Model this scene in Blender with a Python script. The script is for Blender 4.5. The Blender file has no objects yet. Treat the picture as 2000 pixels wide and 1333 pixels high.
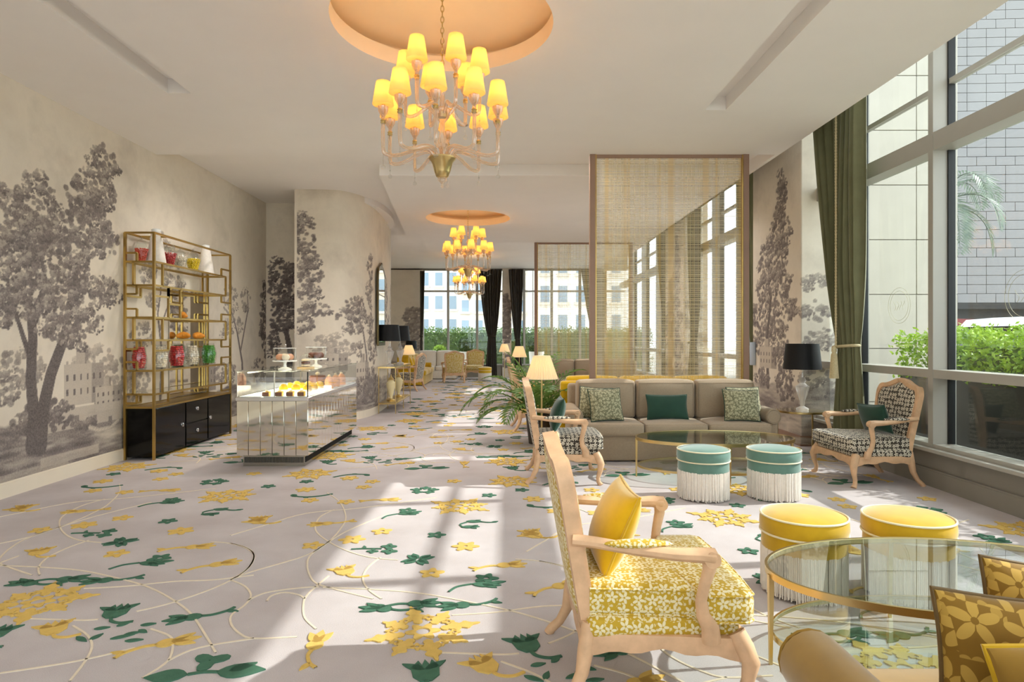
import bpy, bmesh, math, random
import numpy as np
from mathutils import Vector, Matrix
PI = math.pi
SC = bpy.context.scene
COL = SC.collection

# ---------------------------------------------------------------- camera, sky, sun, exposure
FPX, EYE, CX, CY = 1240.0, 1.40, 990.0, 660.0
cd = bpy.data.cameras.new('camera'); cam = bpy.data.objects.new('camera', cd); COL.objects.link(cam)
cam.location = (0, 0, EYE); cam.rotation_euler = (PI/2, 0, 0)
cd.sensor_width = 36.0; cd.lens = 36.0*FPX/2000.0; cd.shift_x = 0.005; cd.shift_y = -0.00325
cd.clip_start = 0.05; cd.clip_end = 500
SC.camera = cam

W = bpy.data.worlds.new('sky'); SC.world = W; W.use_nodes = True
bg = W.node_tree.nodes['Background']; bg.inputs[0].default_value = (0.87, 0.935, 1.0, 1); bg.inputs[1].default_value = 2.15

sd = bpy.data.lights.new('sun', 'SUN'); sd.energy = 3.1; sd.angle = 0.012; sd.color = (1.0, 0.97, 0.93)
sun = bpy.data.objects.new('sun', sd); COL.objects.link(sun); sun.location = (20, 8, 18)
sun.rotation_euler = Vector((-1, -0.13, -0.82)).to_track_quat('-Z', 'Y').to_euler()

vs = SC.view_settings
vs.view_transform = 'Standard'; vs.look = 'None'; vs.gamma = 1.0; vs.use_curve_mapping = False; vs.exposure = 0.95

# fill spots without fittings, added to brighten the interior: rows over the front seating, in the slot behind the front ceiling, past the slab
FILL_SPOTS = [(x, y, 3.68, 9.5) for x in (-3.6, -2.3, .4, 1.5, 2.7) for y in (-3.0, -1.2, .6, 2.4)]
FILL_SPOTS += [(x, 8.2, 3.83, 40.0) for x in (-3.3, -2.6, -1.9, -1.2, -.5, 0.2, .8)]
FILL_SPOTS += [(x, y, 3.68, 34.0) for x in (1.9, 2.9) for y in (10.0, 12.2, 14.2)]
FILL_SPOTS += [(x, 15.8, 3.83, 34.0) for x in (-2.2, -1.2, -.2)] + [(x, 20.4, 3.83, 30.0) for x in (1.4, 2.6)]
for (gx, gy, gz, ge) in FILL_SPOTS:
    dl = bpy.data.lights.new('added_fill_spot', 'SPOT'); dl.energy = ge; dl.spot_size = math.radians(150); dl.spot_blend = 1.0; dl.shadow_soft_size = .10; dl.color = (1.0, .96, .93)
    do = bpy.data.objects.new('added_fill_spot', dl); COL.objects.link(do); do.location = (gx, gy, gz)
# ---------------------------------------------------------------- helpers
def s2l(c):
    return tuple(((x/255.0)/12.92 if x/255.0 <= 0.04045 else ((x/255.0+0.055)/1.055)**2.4) for x in c) + (1.0,)

class MB:
    def __init__(s): s.v = []; s.f = []
    def add(s, vs_, fs):
        o = len(s.v); s.v.extend(vs_); s.f.extend([tuple(i+o for i in f) for f in fs]); return s
    def box(s, x0, x1, y0, y1, z0, z1):
        return s.add([(x0,y0,z0),(x1,y0,z0),(x1,y1,z0),(x0,y1,z0),(x0,y0,z1),(x1,y0,z1),(x1,y1,z1),(x0,y1,z1)],
                     [(0,3,2,1),(4,5,6,7),(0,1,5,4),(1,2,6,5),(2,3,7,6),(3,0,4,7)])
    def rbox(s, x0, x1, y0, y1, z0, z1, r=0.01, seg=2):
        bm = bmesh.new(); bmesh.ops.create_cube(bm, size=1.0)
        for v in bm.verts:
            v.co = Vector(((x0+x1)/2+v.co.x*(x1-x0), (y0+y1)/2+v.co.y*(y1-y0), (z0+z1)/2+v.co.z*(z1-z0)))
        bmesh.ops.bevel(bm, geom=list(bm.edges), offset=r, segments=seg, affect='EDGES', profile=0.5)
        bm.verts.index_update(); s.add([tuple(v.co) for v in bm.verts], [tuple(v.index for v in f.verts) for f in bm.faces]); bm.free(); return s
    def soft(s, c, h, r=0.04, crown=(0, 0, 0), n=6):
        """rounded upholstered block: c centre, h half sizes, crown bulge per axis"""
        d = {}; vs_ = []; fs = []
        hx, hy, hz = h; r = min(r, hx, hy, hz)
        def vid(u):
            k = (round(u[0], 4), round(u[1], 4), round(u[2], 4))
            if k in d: return d[k]
            p = Vector((u[0]*hx, u[1]*hy, u[2]*hz))
            q = Vector((max(-hx+r, min(hx-r, p.x)), max(-hy+r, min(hy-r, p.y)), max(-hz+r, min(hz-r, p.z))))
            e = p-q
            if e.length > 1e-7: p = q+e.normalized()*min(r, e.length if max(abs(u[0]), abs(u[1]), abs(u[2])) < 0.999 else r)
            p.x += crown[0]*u[0]*(1-u[1]**2)*(1-u[2]**2); p.y += crown[1]*u[1]*(1-u[0]**2)*(1-u[2]**2); p.z += crown[2]*u[2]*(1-u[0]**2)*(1-u[1]**2)
            d[k] = len(vs_); vs_.append((c[0]+p.x, c[1]+p.y, c[2]+p.z)); return d[k]
        ts = []
        for i in range(n+1): ts.append(-1+2*i/n)
        def ax(hh):
            a = [-1, -1+0.3*r/hh, -1+r/hh] if r < hh*0.95 else [-1]
            b = [-t for t in reversed(a)]
            m = [a[-1]+(b[0]-a[-1])*i/n for i in range(1, n)] if b[0] > a[-1]+1e-4 else []
            return a+m+b
        X, Y, Z = ax(hx), ax(hy), ax(hz)
        for (A, B, fn) in ((X, Y, lambda a, b, k: (a, b, k)), (Y, Z, lambda a, b, k: (k, a, b)), (Z, X, lambda a, b, k: (b, k, a))):
            for k in (-1, 1):
                for i in range(len(A)-1):
                    for j in range(len(B)-1):
                        q = [vid(fn(A[i], B[j], k)), vid(fn(A[i+1], B[j], k)), vid(fn(A[i+1], B[j+1], k)), vid(fn(A[i], B[j+1], k))]
                        if k < 0: q.reverse()
                        q2 = []
                        for t in q:
                            if t not in q2: q2.append(t)
                        if len(q2) > 2: fs.append(tuple(q2))
        return s.add(vs_, fs)
    def tube(s, pts, r, n=8, closed=False, cap=True, flat=1.0, up=None):
        pts = [Vector(p) for p in pts]; m = len(pts)
        rs = r if isinstance(r, (list, tuple)) else [r]*m
        vs_ = []; fs = []; prev = None
        for i, p in enumerate(pts):
            if closed: t = pts[(i+1) % m]-pts[i-1]
            else: t = pts[min(i+1, m-1)]-pts[max(i-1, 0)]
            if t.length < 1e-9: t = Vector((0, 0, 1))
            t.normalize()
            if prev is None:
                a = Vector(up) if up else (Vector((0, 0, 1)) if abs(t.z) < 0.9 else Vector((1, 0, 0)))
            else: a = prev
            a = a-t*a.dot(t)
            if a.length < 1e-6: a = t.orthogonal()
            a.normalize(); b = t.cross(a); prev = a
            for k in range(n):
                w = 2*PI*k/n + (PI/4 if n == 4 else 0)
                vs_.append(tuple(p+a*(math.cos(w)*rs[i])+b*(math.sin(w)*rs[i]*flat)))
        for i in range(m if closed else m-1):
            j = (i+1) % m
            for k in range(n):
                l = (k+1) % n
                fs.append((i*n+k, i*n+l, j*n+l, j*n+k))
        if cap and not closed:
            fs.append(tuple(range(n-1, -1, -1))); fs.append(tuple((m-1)*n+k for k in range(n)))
        return s.add(vs_, fs)
    def bar(s, a, b, w=0.02):          # square bar
        return s.tube([a, b], w*0.7071, n=4)
    def lathe(s, prof, n=24, c=(0, 0, 0), sx=1.0, sy=1.0):
        vs_ = []; fs = []; m = len(prof)
        for (r, z) in prof:
            r = max(r, 1e-4)
            for k in range(n):
                w = 2*PI*k/n; vs_.append((c[0]+math.cos(w)*r*sx, c[1]+math.sin(w)*r*sy, c[2]+z))
        for i in range(m-1):
            for k in range(n):
                l = (k+1) % n; fs.append((i*n+k, i*n+l, (i+1)*n+l, (i+1)*n+k))
        if prof[0][0] > 1e-3: fs.append(tuple(range(n-1, -1, -1)))
        if prof[-1][0] > 1e-3: fs.append(tuple((m-1)*n+k for k in range(n)))
        return s.add(vs_, fs)
    def prism(s, poly, d0, d1, fn=lambda a, b, d: (a, b, d)):
        n = len(poly)
        vs_ = [fn(a, b, d0) for a, b in poly]+[fn(a, b, d1) for a, b in poly]
        fs = [tuple(range(n-1, -1, -1)), tuple(range(n, 2*n))]+[(i, (i+1) % n, n+(i+1) % n, n+i) for i in range(n)]
        return s.add(vs_, fs)
    def ring(s, outer, inner, d0, d1, fn=lambda a, b, d: (a, b, d)):
        n = len(outer)
        vs_ = [fn(a, b, d0) for a, b in outer]+[fn(a, b, d0) for a, b in inner]+[fn(a, b, d1) for a, b in outer]+[fn(a, b, d1) for a, b in inner]
        fs = []
        for i in range(n):
            j = (i+1) % n
            fs += [(i, n+i, n+j, j), (2*n+i, 2*n+j, 3*n+j, 3*n+i), (i, j, 2*n+j, 2*n+i), (n+i, 3*n+i, 3*n+j, n+j)]
        return s.add(vs_, fs)
    def ball(s, c, r, n=10, m=6):
        rx, ry, rz = r if isinstance(r, (tuple, list)) else (r, r, r)
        vs_ = [(c[0], c[1], c[2]-rz)]; fs = []
        for i in range(1, m):
            a = -PI/2+PI*i/m
            for k in range(n):
                w = 2*PI*k/n; vs_.append((c[0]+rx*math.cos(a)*math.cos(w), c[1]+ry*math.cos(a)*math.sin(w), c[2]+rz*math.sin(a)))
        vs_.append((c[0], c[1], c[2]+rz)); e = len(vs_)-1
        for k in range(n):
            l = (k+1) % n; fs.append((0, 1+l, 1+k)); fs.append((e, 1+(m-2)*n+k, 1+(m-2)*n+l))
            for i in range(m-2): fs.append((1+i*n+k, 1+i*n+l, 1+(i+1)*n+l, 1+(i+1)*n+k))
        return s.add(vs_, fs)
    def mesh(s, name, mat, smooth=True, ang=38):
        me = bpy.data.meshes.new(name); me.from_pydata(s.v, [], s.f); me.update()
        if smooth:
            me.polygons.foreach_set('use_smooth', [True]*len(me.polygons)); me.set_sharp_from_angle(angle=math.radians(ang))
        if mat: me.materials.append(M[mat] if isinstance(mat, str) else mat)
        return me
    def build(s, name, mat, parent=None, smooth=True, ang=38, loc=None, rot=None):
        o = bpy.data.objects.new(name, s.mesh(name, mat, smooth, ang)); COL.objects.link(o)
        if parent: o.parent = parent
        if loc: o.location = loc
        if rot: o.rotation_euler = rot
        return o

def tag(o, label=None, cat=None, group=None, kind=None):
    if label: o['label'] = label
    if cat: o['category'] = cat
    if group: o['group'] = group
    if kind: o['kind'] = kind
    return o
def thing(name, label=None, cat=None, loc=(0, 0, 0), rz=0.0, group=None, kind=None):
    o = bpy.data.objects.new(name, None); COL.objects.link(o); o.location = loc; o.rotation_euler = (0, 0, rz); o.empty_display_size = 0.1
    return tag(o, label, cat, group, kind)
def struct(o): o['kind'] = 'structure'; return o
KIDS = lambda o: [c for c in bpy.data.objects if c.parent == o]
def copy_tree(o, parent=None, loc=None, rz=None, label=None, group=None, swap=None):
    c = o.copy(); COL.objects.link(c); c.parent = parent
    if loc is not None: c.location = loc
    if rz is not None: c.rotation_euler = (0, 0, rz)
    if label: c['label'] = label
    if group: c['group'] = group
    if swap and c.data is not None and hasattr(c.data, 'materials') and len(c.data.materials):
        k = c.data.materials[0].name
        if k in swap:
            me = SWAPPED.get((c.data.name, swap[k]))
            if me is None:
                me = c.data.copy(); me.materials[0] = M[swap[k]]; SWAPPED[(c.data.name, swap[k])] = me
            c.data = me
    for ch in list(o.children): copy_tree(ch, c, swap=swap)
    return c
SWAPPED = {}

# ---------------------------------------------------------------- materials
M = {}
class NT:
    def __init__(s, name):
        s.m = bpy.data.materials.new(name); s.m.use_nodes = True; s.t = s.m.node_tree; s.t.nodes.clear(); M[name] = s.m
        s.out = s.n('ShaderNodeOutputMaterial')
    def n(s, k, **kw):
        x = s.t.nodes.new(k)
        for a, b in kw.items(): setattr(x, a, b)
        return x
    def l(s, a, b): s.t.links.new(a, b)
    def pr(s, col=(0.8, 0.8, 0.8, 1), rough=0.5, metal=0.0, spec=0.5, sheen=0.0):
        p = s.n('ShaderNodeBsdfPrincipled'); p.inputs['Base Color'].default_value = col; p.inputs['Roughness'].default_value = rough
        p.inputs['Metallic'].default_value = metal; p.inputs['Specular IOR Level'].default_value = spec
        p.inputs['Sheen Weight'].default_value = sheen; p.inputs['Sheen Roughness'].default_value = 0.4
        s.l(p.outputs[0], s.out.inputs[0]); return p
    def co(s, kind='Object', scale=(1, 1, 1)):
        t = s.n('ShaderNodeTexCoord'); mp = s.n('ShaderNodeMapping'); mp.inputs['Scale'].default_value = scale
        s.l(t.outputs[kind], mp.inputs[0]); return mp.outputs[0]
    def noise(s, vec, scale=5, detail=3, rough=0.55):
        x = s.n('ShaderNodeTexNoise'); x.inputs['Scale'].default_value = scale; x.inputs['Detail'].default_value = detail; x.inputs['Roughness'].default_value = rough
        s.l(vec, x.inputs['Vector']); return x.outputs['Fac']
    def ramp(s, fac, stops, interp='LINEAR'):
        r = s.n('ShaderNodeValToRGB'); r.color_ramp.interpolation = interp
        e = r.color_ramp.elements
        while len(e) < len(stops): e.new(0.5)
        for el, (p, c) in zip(e, stops): el.position = p; el.color = c if len(c) == 4 else tuple(c)+(1,)
        s.l(fac, r.inputs[0]); return r.outputs[0]
    def mix(s, fac, a, b, mode='MIX'):
        x = s.n('ShaderNodeMix', data_type='RGBA', blend_type=mode)
        for sock, v in ((x.inputs[0], fac), (x.inputs[6], a), (x.inputs[7], b)):
            if hasattr(v, 'is_output'): s.l(v, sock)
            else: sock.default_value = v
        return x.outputs[2]
    def math(s, op, a, b=0.0):
        x = s.n('ShaderNodeMath', operation=op)
        for i, v in enumerate((a, b)):
            if hasattr(v, 'is_output'): s.l(v, x.inputs[i])
            else: x.inputs[i].default_value = v
        return x.outputs[0]
    def bump(s, p, h, strength=0.2, dist=0.01):
        b = s.n('ShaderNodeBump'); b.inputs['Strength'].default_value = strength; b.inputs['Distance'].default_value = dist
        s.l(h, b.inputs['Height']); s.l(b.outputs[0], p.inputs['Normal'])

def plain(name, rgb, rough=0.5, metal=0.0, spec=0.5, sheen=0.0, vary=0.0, vscale=6.0, bump=0.0, bscale=60.0):
    t = NT(name); c = s2l(rgb); p = t.pr(c, rough, metal, spec, sheen)
    if vary:
        v = t.noise(t.co(), vscale, 4)
        t.l(t.ramp(v, [(0.25, tuple(x*(1-vary) for x in c[:3])), (0.75, tuple(min(1, x*(1+vary)) for x in c[:3]))]), p.inputs['Base Color'])
    if bump: t.bump(p, t.noise(t.co(), bscale, 3), bump, 0.01)
    return t
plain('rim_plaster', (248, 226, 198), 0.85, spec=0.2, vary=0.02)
plain('ceiling_plaster', (240, 234, 229), 0.9, spec=0.2, vary=0.02, vscale=1.5)
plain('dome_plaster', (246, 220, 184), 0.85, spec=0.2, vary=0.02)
plain('cream_trim', (232, 220, 200), 0.55, vary=0.02)
plain('wood_limed', (212, 172, 134), 0.5, vary=0.16, vscale=14, bump=0.05, bscale=50)
plain('brass', (212, 188, 132), 0.28, metal=1.0, vary=0.06, vscale=9)
plain('gilt_dark', (96, 82, 54), 0.35, metal=1.0)
plain('gold_frame', (184, 154, 90), 0.32, metal=1.0, vary=0.08, vscale=9)
plain('black_lacquer', (4, 4, 4), 0.10, spec=0.25)
plain('chrome', (215, 215, 218), 0.12, metal=1.0)
plain('mirror', (236, 234, 228), 0.02, metal=1.0)
plain('mirror_panel', (228, 224, 212), 0.05, metal=1.0, vary=0.02)
plain('steel_ribbed', (176, 172, 160), 0.25, metal=1.0)
plain('white_gloss', (245, 245, 242), 0.25)
plain('frame_grey', (168, 164, 155), 0.45, vary=0.02)
plain('frame_white', (214, 214, 210), 0.4)
plain('fitting_blue', (190, 202, 218), 0.4)
plain('emblem_gold', (172, 166, 128), 0.4)
plain('gasket', (18, 18, 18), 0.6)
plain('sill_grey', (138, 132, 122), 0.55, vary=0.03)
plain('post_brown', (150, 118, 98), 0.5, vary=0.04)
plain('velvet_gold', (200, 160, 30), 0.75, sheen=0.6, vary=0.14, vscale=7, spec=0.2)
plain('velvet_yellow', (208, 164, 16), 0.75, sheen=0.7, vary=0.12, vscale=9, spec=0.2)
plain('velvet_ochre', (146, 112, 44), 0.75, sheen=0.7, vary=0.15, vscale=8, spec=0.2)
plain('velvet_sage', (98, 132, 120), 0.7, sheen=0.7, vary=0.12, vscale=9, spec=0.2)
plain('velvet_green', (36, 66, 52), 0.7, sheen=0.5, vary=0.15, vscale=8, spec=0.2)
plain('piping_cream', (232, 222, 190), 0.7)
plain('piping_brown', (98, 74, 34), 0.7)
plain('fringe_ivory', (238, 230, 220), 0.8, vary=0.06, vscale=40)
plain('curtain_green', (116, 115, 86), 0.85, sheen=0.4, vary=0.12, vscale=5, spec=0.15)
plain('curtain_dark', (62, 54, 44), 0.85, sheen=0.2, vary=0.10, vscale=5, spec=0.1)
plain('cord_cream', (206, 190, 150), 0.8, vary=0.15, vscale=60)
plain('shade_black', (16, 16, 18), 0.55, spec=0.3, vary=0.1, vscale=30)
plain('stone_panel', (170, 164, 152), 0.75, vary=0.04, vscale=3, bump=0.05)
plain('stone_joint', (116, 112, 108), 0.9)
plain('stone_tile', (126, 125, 125), 0.75, vary=0.05, vscale=2, bump=0.05)
plain('paving', (190, 184, 174), 0.8, vary=0.06, vscale=2)
plain('planter_dark', (26, 26, 24), 0.35)
plain('car_white', (240, 242, 244), 0.15)
plain('car_glass', (20, 24, 28), 0.05)
plain('car_red', (120, 30, 26), 0.3)
plain('tyre', (22, 22, 22), 0.8)
plain('building_white', (232, 230, 226), 0.8, vary=0.03, vscale=0.3)
plain('building_sand', (214, 204, 190), 0.8, vary=0.03, vscale=0.3)
plain('building_glass', (120, 140, 156), 0.15, spec=0.8)
plain('terracotta', (150, 96, 66), 0.8, vary=0.08)
plain('pot_dark', (60, 50, 42), 0.5)
plain('soil', (54, 42, 32), 0.95)
plain('cake_yellow', (246, 196, 20), 0.4)
plain('cake_cream', (246, 226, 190), 0.6, vary=0.05, vscale=30)
plain('cake_brown', (110, 58, 26), 0.55, vary=0.15, vscale=30)
plain('cake_peach', (232, 168, 126), 0.6, vary=0.06, vscale=30)
plain('pastry_gold', (222, 140, 34), 0.5, vary=0.15, vscale=30)
plain('candy_red', (206, 34, 40), 0.3, vary=0.12, vscale=40)
plain('candy_orange', (226, 66, 34), 0.3, vary=0.12, vscale=40)
plain('candy_white', (240, 226, 206), 0.5, vary=0.10, vscale=40)
plain('candy_green', (70, 158, 40), 0.35, vary=0.15, vscale=40)
plain('candy_yellow', (246, 214, 16), 0.35, vary=0.08, vscale=40)
plain('urn_cream', (236, 222, 176), 0.35, vary=0.05)
plain('tray_wood', (206, 176, 128), 0.5, vary=0.08, vscale=20)
plain('bark', (110, 90, 66), 0.9, vary=0.2, vscale=20, bump=0.3)
plain('carpet_yellow', (212, 178, 100), 0.95, spec=0.1, vary=0.08, vscale=25, bump=0.25, bscale=220)
plain('carpet_green', (74, 110, 90), 0.95, spec=0.1, vary=0.10, vscale=25, bump=0.25, bscale=220)
plain('carpet_cream', (220, 206, 184), 0.95, spec=0.1, vary=0.05, vscale=25)
plain('linen_grey', (162, 144, 122), 0.9, sheen=0.2, spec=0.15, vary=0.10, vscale=90, bump=0.15, bscale=300)

def carpet():
    t = NT('carpet'); p = t.pr(rough=0.97, spec=0.08); co = t.co()
    a = t.noise(co, 1.6, 4); b = t.noise(co, 240, 2)
    c = t.ramp(a, [(0.3, s2l((186, 176, 175))[:3]), (0.7, s2l((206, 198, 198))[:3])])
    d = t.ramp(b, [(0.3, (0.86, 0.86, 0.86)), (0.7, (1, 1, 1))])
    t.l(t.mix(1.0, c, d, 'MULTIPLY'), p.inputs['Base Color']); t.bump(p, b, 0.25, 0.01)
carpet()

def glass(name, tint=(1, 1, 1), ior=1.5, rough=0.0):
    t = NT(name); tr = t.n('ShaderNodeBsdfTransparent'); tr.inputs[0].default_value = tint+(1,)
    g = t.n('ShaderNodeBsdfGlossy'); g.inputs['Roughness'].default_value = rough; g.inputs[0].default_value = (1, 1, 1, 1)
    f = t.n('ShaderNodeLayerWeight'); f0 = ((ior-1)/(ior+1))**2
    fr = t.math('ADD', t.math('MULTIPLY', t.math('POWER', f.outputs['Facing'], 4.0), 1-f0), f0)
    m = t.n('ShaderNodeMixShader'); t.l(fr, m.inputs[0]); t.l(tr.outputs[0], m.inputs[1]); t.l(g.outputs[0], m.inputs[2]); t.l(m.outputs[0], t.out.inputs[0])
glass('window_glass', (0.92, 0.95, 0.94), 1.35)
glass('clear_glass', (0.97, 0.98, 0.97), 1.45)
glass('table_glass', (0.90, 0.94, 0.93), 1.6)
glass('crystal', (0.93, 0.93, 0.92), 1.75)
def cast_glass(name, rgb, body):
    t = NT(name); tr = t.n('ShaderNodeBsdfTransparent'); tr.inputs[0].default_value = (.97, .93, .88, 1)
    d = t.n('ShaderNodeBsdfTranslucent'); d.inputs[0].default_value = s2l(rgb); d2 = t.n('ShaderNodeBsdfDiffuse'); d2.inputs[0].default_value = s2l(rgb)
    k = t.n('ShaderNodeMixShader'); k.inputs[0].default_value = .5; t.l(d.outputs[0], k.inputs[1]); t.l(d2.outputs[0], k.inputs[2])
    b = t.n('ShaderNodeMixShader'); f = t.n('ShaderNodeLayerWeight'); fr = t.math('ADD', t.math('MULTIPLY', t.math('POWER', f.outputs['Facing'], 2.0), .6), body); t.l(fr, b.inputs[0]); t.l(tr.outputs[0], b.inputs[1]); t.l(k.outputs[0], b.inputs[2])
    g = t.n('ShaderNodeBsdfGlossy'); g.inputs['Roughness'].default_value = .05; m = t.n('ShaderNodeMixShader'); m.inputs[0].default_value = .14; t.l(b.outputs[0], m.inputs[1]); t.l(g.outputs[0], m.inputs[2]); t.l(m.outputs[0], t.out.inputs[0])
cast_glass('amber_crystal', (250, 226, 200), .30)
cast_glass('cut_crystal', (244, 244, 246), .30)

def floral(name, base, petal, scale, n=5, r0=.30, amp=.14, rnd=.35, fl=.75):
    t = NT(name); p = t.pr(rough=0.75, spec=0.25, sheen=0.25); tc = t.n('ShaderNodeTexCoord')
    sp = t.n('ShaderNodeSeparateXYZ'); t.l(tc.outputs['Object'], sp.inputs[0]); sn = t.n('ShaderNodeSeparateXYZ'); t.l(tc.outputs['Normal'], sn.inputs[0])
    a = t.math('GREATER_THAN', t.math('ABSOLUTE', sn.outputs[2]), .6); b = t.math('GREATER_THAN', t.math('ABSOLUTE', sn.outputs[0]), .6)
    def mixf(f, x, y): return t.math('ADD', t.math('MULTIPLY', f, y), t.math('MULTIPLY', t.math('SUBTRACT', 1.0, f), x))
    u = mixf(a, mixf(b, sp.outputs[0], sp.outputs[1]), sp.outputs[0]); v = mixf(a, sp.outputs[2], sp.outputs[1])
    cb = t.n('ShaderNodeCombineXYZ'); t.l(t.math('MULTIPLY', u, scale), cb.inputs[0]); t.l(t.math('MULTIPLY', v, scale), cb.inputs[1])
    vo = t.n('ShaderNodeTexVoronoi', voronoi_dimensions='2D'); vo.inputs['Scale'].default_value = 1.0; vo.inputs['Randomness'].default_value = rnd; t.l(cb.outputs[0], vo.inputs['Vector'])
    sb = t.n('ShaderNodeVectorMath', operation='SUBTRACT'); t.l(cb.outputs[0], sb.inputs[0]); t.l(vo.outputs['Position'], sb.inputs[1])
    s3 = t.n('ShaderNodeSeparateXYZ'); t.l(sb.outputs[0], s3.inputs[0]); sc_ = t.n('ShaderNodeSeparateColor'); t.l(vo.outputs['Color'], sc_.inputs[0])
    ang = t.math('ADD', t.math('ARCTAN2', s3.outputs[1], s3.outputs[0]), t.math('MULTIPLY', sc_.outputs[0], 6.28))
    pet = t.math('ADD', t.math('MULTIPLY', t.math('COSINE', t.math('MULTIPLY', ang, float(n))), amp), r0)
    m1 = t.math('LESS_THAN', vo.outputs['Distance'], pet); m2 = t.math('GREATER_THAN', t.math('ABSOLUTE', t.math('COSINE', t.math('MULTIPLY', ang, n*.5))), .22); m3 = t.math('GREATER_THAN', vo.outputs['Distance'], .075)
    ve = t.n('ShaderNodeTexVoronoi', voronoi_dimensions='2D', feature='DISTANCE_TO_EDGE'); ve.inputs['Scale'].default_value = 1.0; ve.inputs['Randomness'].default_value = rnd; t.l(cb.outputs[0], ve.inputs['Vector'])
    vs2 = t.n('ShaderNodeTexVoronoi', voronoi_dimensions='2D'); vs2.inputs['Scale'].default_value = 3.1; t.l(cb.outputs[0], vs2.inputs['Vector'])
    fill = t.math('MULTIPLY', t.math('LESS_THAN', ve.outputs['Distance'], .10), t.math('LESS_THAN', vs2.outputs['Distance'], .34))
    mk = t.math('MAXIMUM', t.math('MULTIPLY', t.math('MULTIPLY', m1, m2), m3), t.math('MULTIPLY', fill, fl))
    t.l(t.mix(mk, s2l(base), s2l(petal)), p.inputs['Base Color'])
floral('fabric_yellow_floral', (190, 156, 46), (228, 216, 176), 20, r0=.34, amp=.14)
floral('fabric_dark_floral', (58, 50, 42), (216, 206, 186), 24, r0=.38, amp=.13, fl=.12)
floral('fabric_sage_floral', (104, 102, 76), (196, 190, 156), 40, n=4, r0=.30, amp=.18, rnd=.9)
floral('fabric_ochre_floral', (128, 94, 26), (182, 146, 66), 9, r0=.34, amp=.16, rnd=.8)

def shade_mat(name, rgb, emis, strength):
    t = NT(name); d = t.n('ShaderNodeBsdfDiffuse'); d.inputs[0].default_value = s2l(rgb)
    tl = t.n('ShaderNodeBsdfTranslucent'); tl.inputs[0].default_value = s2l(rgb)
    m = t.n('ShaderNodeMixShader'); m.inputs[0].default_value = 0.55; t.l(d.outputs[0], m.inputs[1]); t.l(tl.outputs[0], m.inputs[2])
    e = t.n('ShaderNodeEmission'); e.inputs[0].default_value = s2l(emis); e.inputs[1].default_value = strength
    a = t.n('ShaderNodeAddShader'); t.l(m.outputs[0], a.inputs[0]); t.l(e.outputs[0], a.inputs[1]); t.l(a.outputs[0], t.out.inputs[0])
shade_mat('shade_amber', (238, 214, 156), (255, 208, 110), 0.10)
shade_mat('shade_cream', (236, 222, 196), (255, 230, 184), 0.10)
def emit(name, rgb, s):
    t = NT(name); e = t.n('ShaderNodeEmission'); e.inputs[0].default_value = s2l(rgb); e.inputs[1].default_value = s; t.l(e.outputs[0], t.out.inputs[0])
emit('bulb_warm', (255, 214, 130), 8.0)
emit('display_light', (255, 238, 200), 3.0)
emit('downlight_lens', (255, 220, 170), 6.0)

def leaf(name, a, b, trans=0.35):
    t = NT(name); co = t.co(); v = t.noise(co, 9, 3)
    c = t.ramp(v, [(0.3, s2l(a)[:3]), (0.7, s2l(b)[:3])])
    d = t.n('ShaderNodeBsdfDiffuse'); tl = t.n('ShaderNodeBsdfTranslucent'); t.l(c, d.inputs[0]); t.l(c, tl.inputs[0])
    g = t.n('ShaderNodeBsdfGlossy'); g.inputs['Roughness'].default_value = 0.45
    m = t.n('ShaderNodeMixShader'); m.inputs[0].default_value = trans; t.l(d.outputs[0], m.inputs[1]); t.l(tl.outputs[0], m.inputs[2])
    m2 = t.n('ShaderNodeMixShader'); m2.inputs[0].default_value = 0.06; t.l(m.outputs[0], m2.inputs[1]); t.l(g.outputs[0], m2.inputs[2]); t.l(m2.outputs[0], t.out.inputs[0])
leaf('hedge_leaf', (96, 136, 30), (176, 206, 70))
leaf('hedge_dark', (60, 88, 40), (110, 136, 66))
leaf('palm_leaf', (72, 106, 44), (120, 148, 66))
leaf('palm_grey', (86, 104, 92), (126, 140, 122))

def mural_mat():
    t = NT('mural'); p = t.pr(rough=0.85, spec=0.15); co = t.co()
    at = t.n('ShaderNodeAttribute', attribute_name='print')
    cl = t.ramp(t.noise(co, 1.3, 6, 0.65), [(0.28, (0.80, 0.79, 0.79)), (0.5, (1, 1, 1)), (0.72, (0.90, 0.89, 0.88))])
    fine = t.noise(co, 55, 4, 0.7)
    lum = t.n('ShaderNodeSeparateColor'); t.l(at.outputs['Color'], lum.inputs[0])
    ink = t.math('SUBTRACT', 1.0, lum.outputs[0])
    amt = t.math('MULTIPLY', t.math('SUBTRACT', fine, 0.5), t.math('MULTIPLY', ink, 1.1))
    tone = t.math('ADD', lum.outputs[0], amt)
    col = t.ramp(tone, [(0.0, s2l((62, 56, 56))[:3]), (0.45, s2l((136, 126, 122))[:3]), (0.85, s2l((206, 194, 178))[:3]), (1.0, s2l((228, 217, 200))[:3])])
    t.l(t.mix(1.0, col, cl, 'MULTIPLY'), p.inputs['Base Color'])
    t2 = NT('mural_paper'); p2 = t2.pr(rough=0.85, spec=0.15)
    c2 = t2.ramp(t2.noise(t2.co(), 1.3, 6, 0.65), [(0.25, s2l((200, 190, 176))[:3]), (0.55, s2l((228, 216, 198))[:3])]); t2.l(c2, p2.inputs['Base Color'])
mural_mat()

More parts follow.
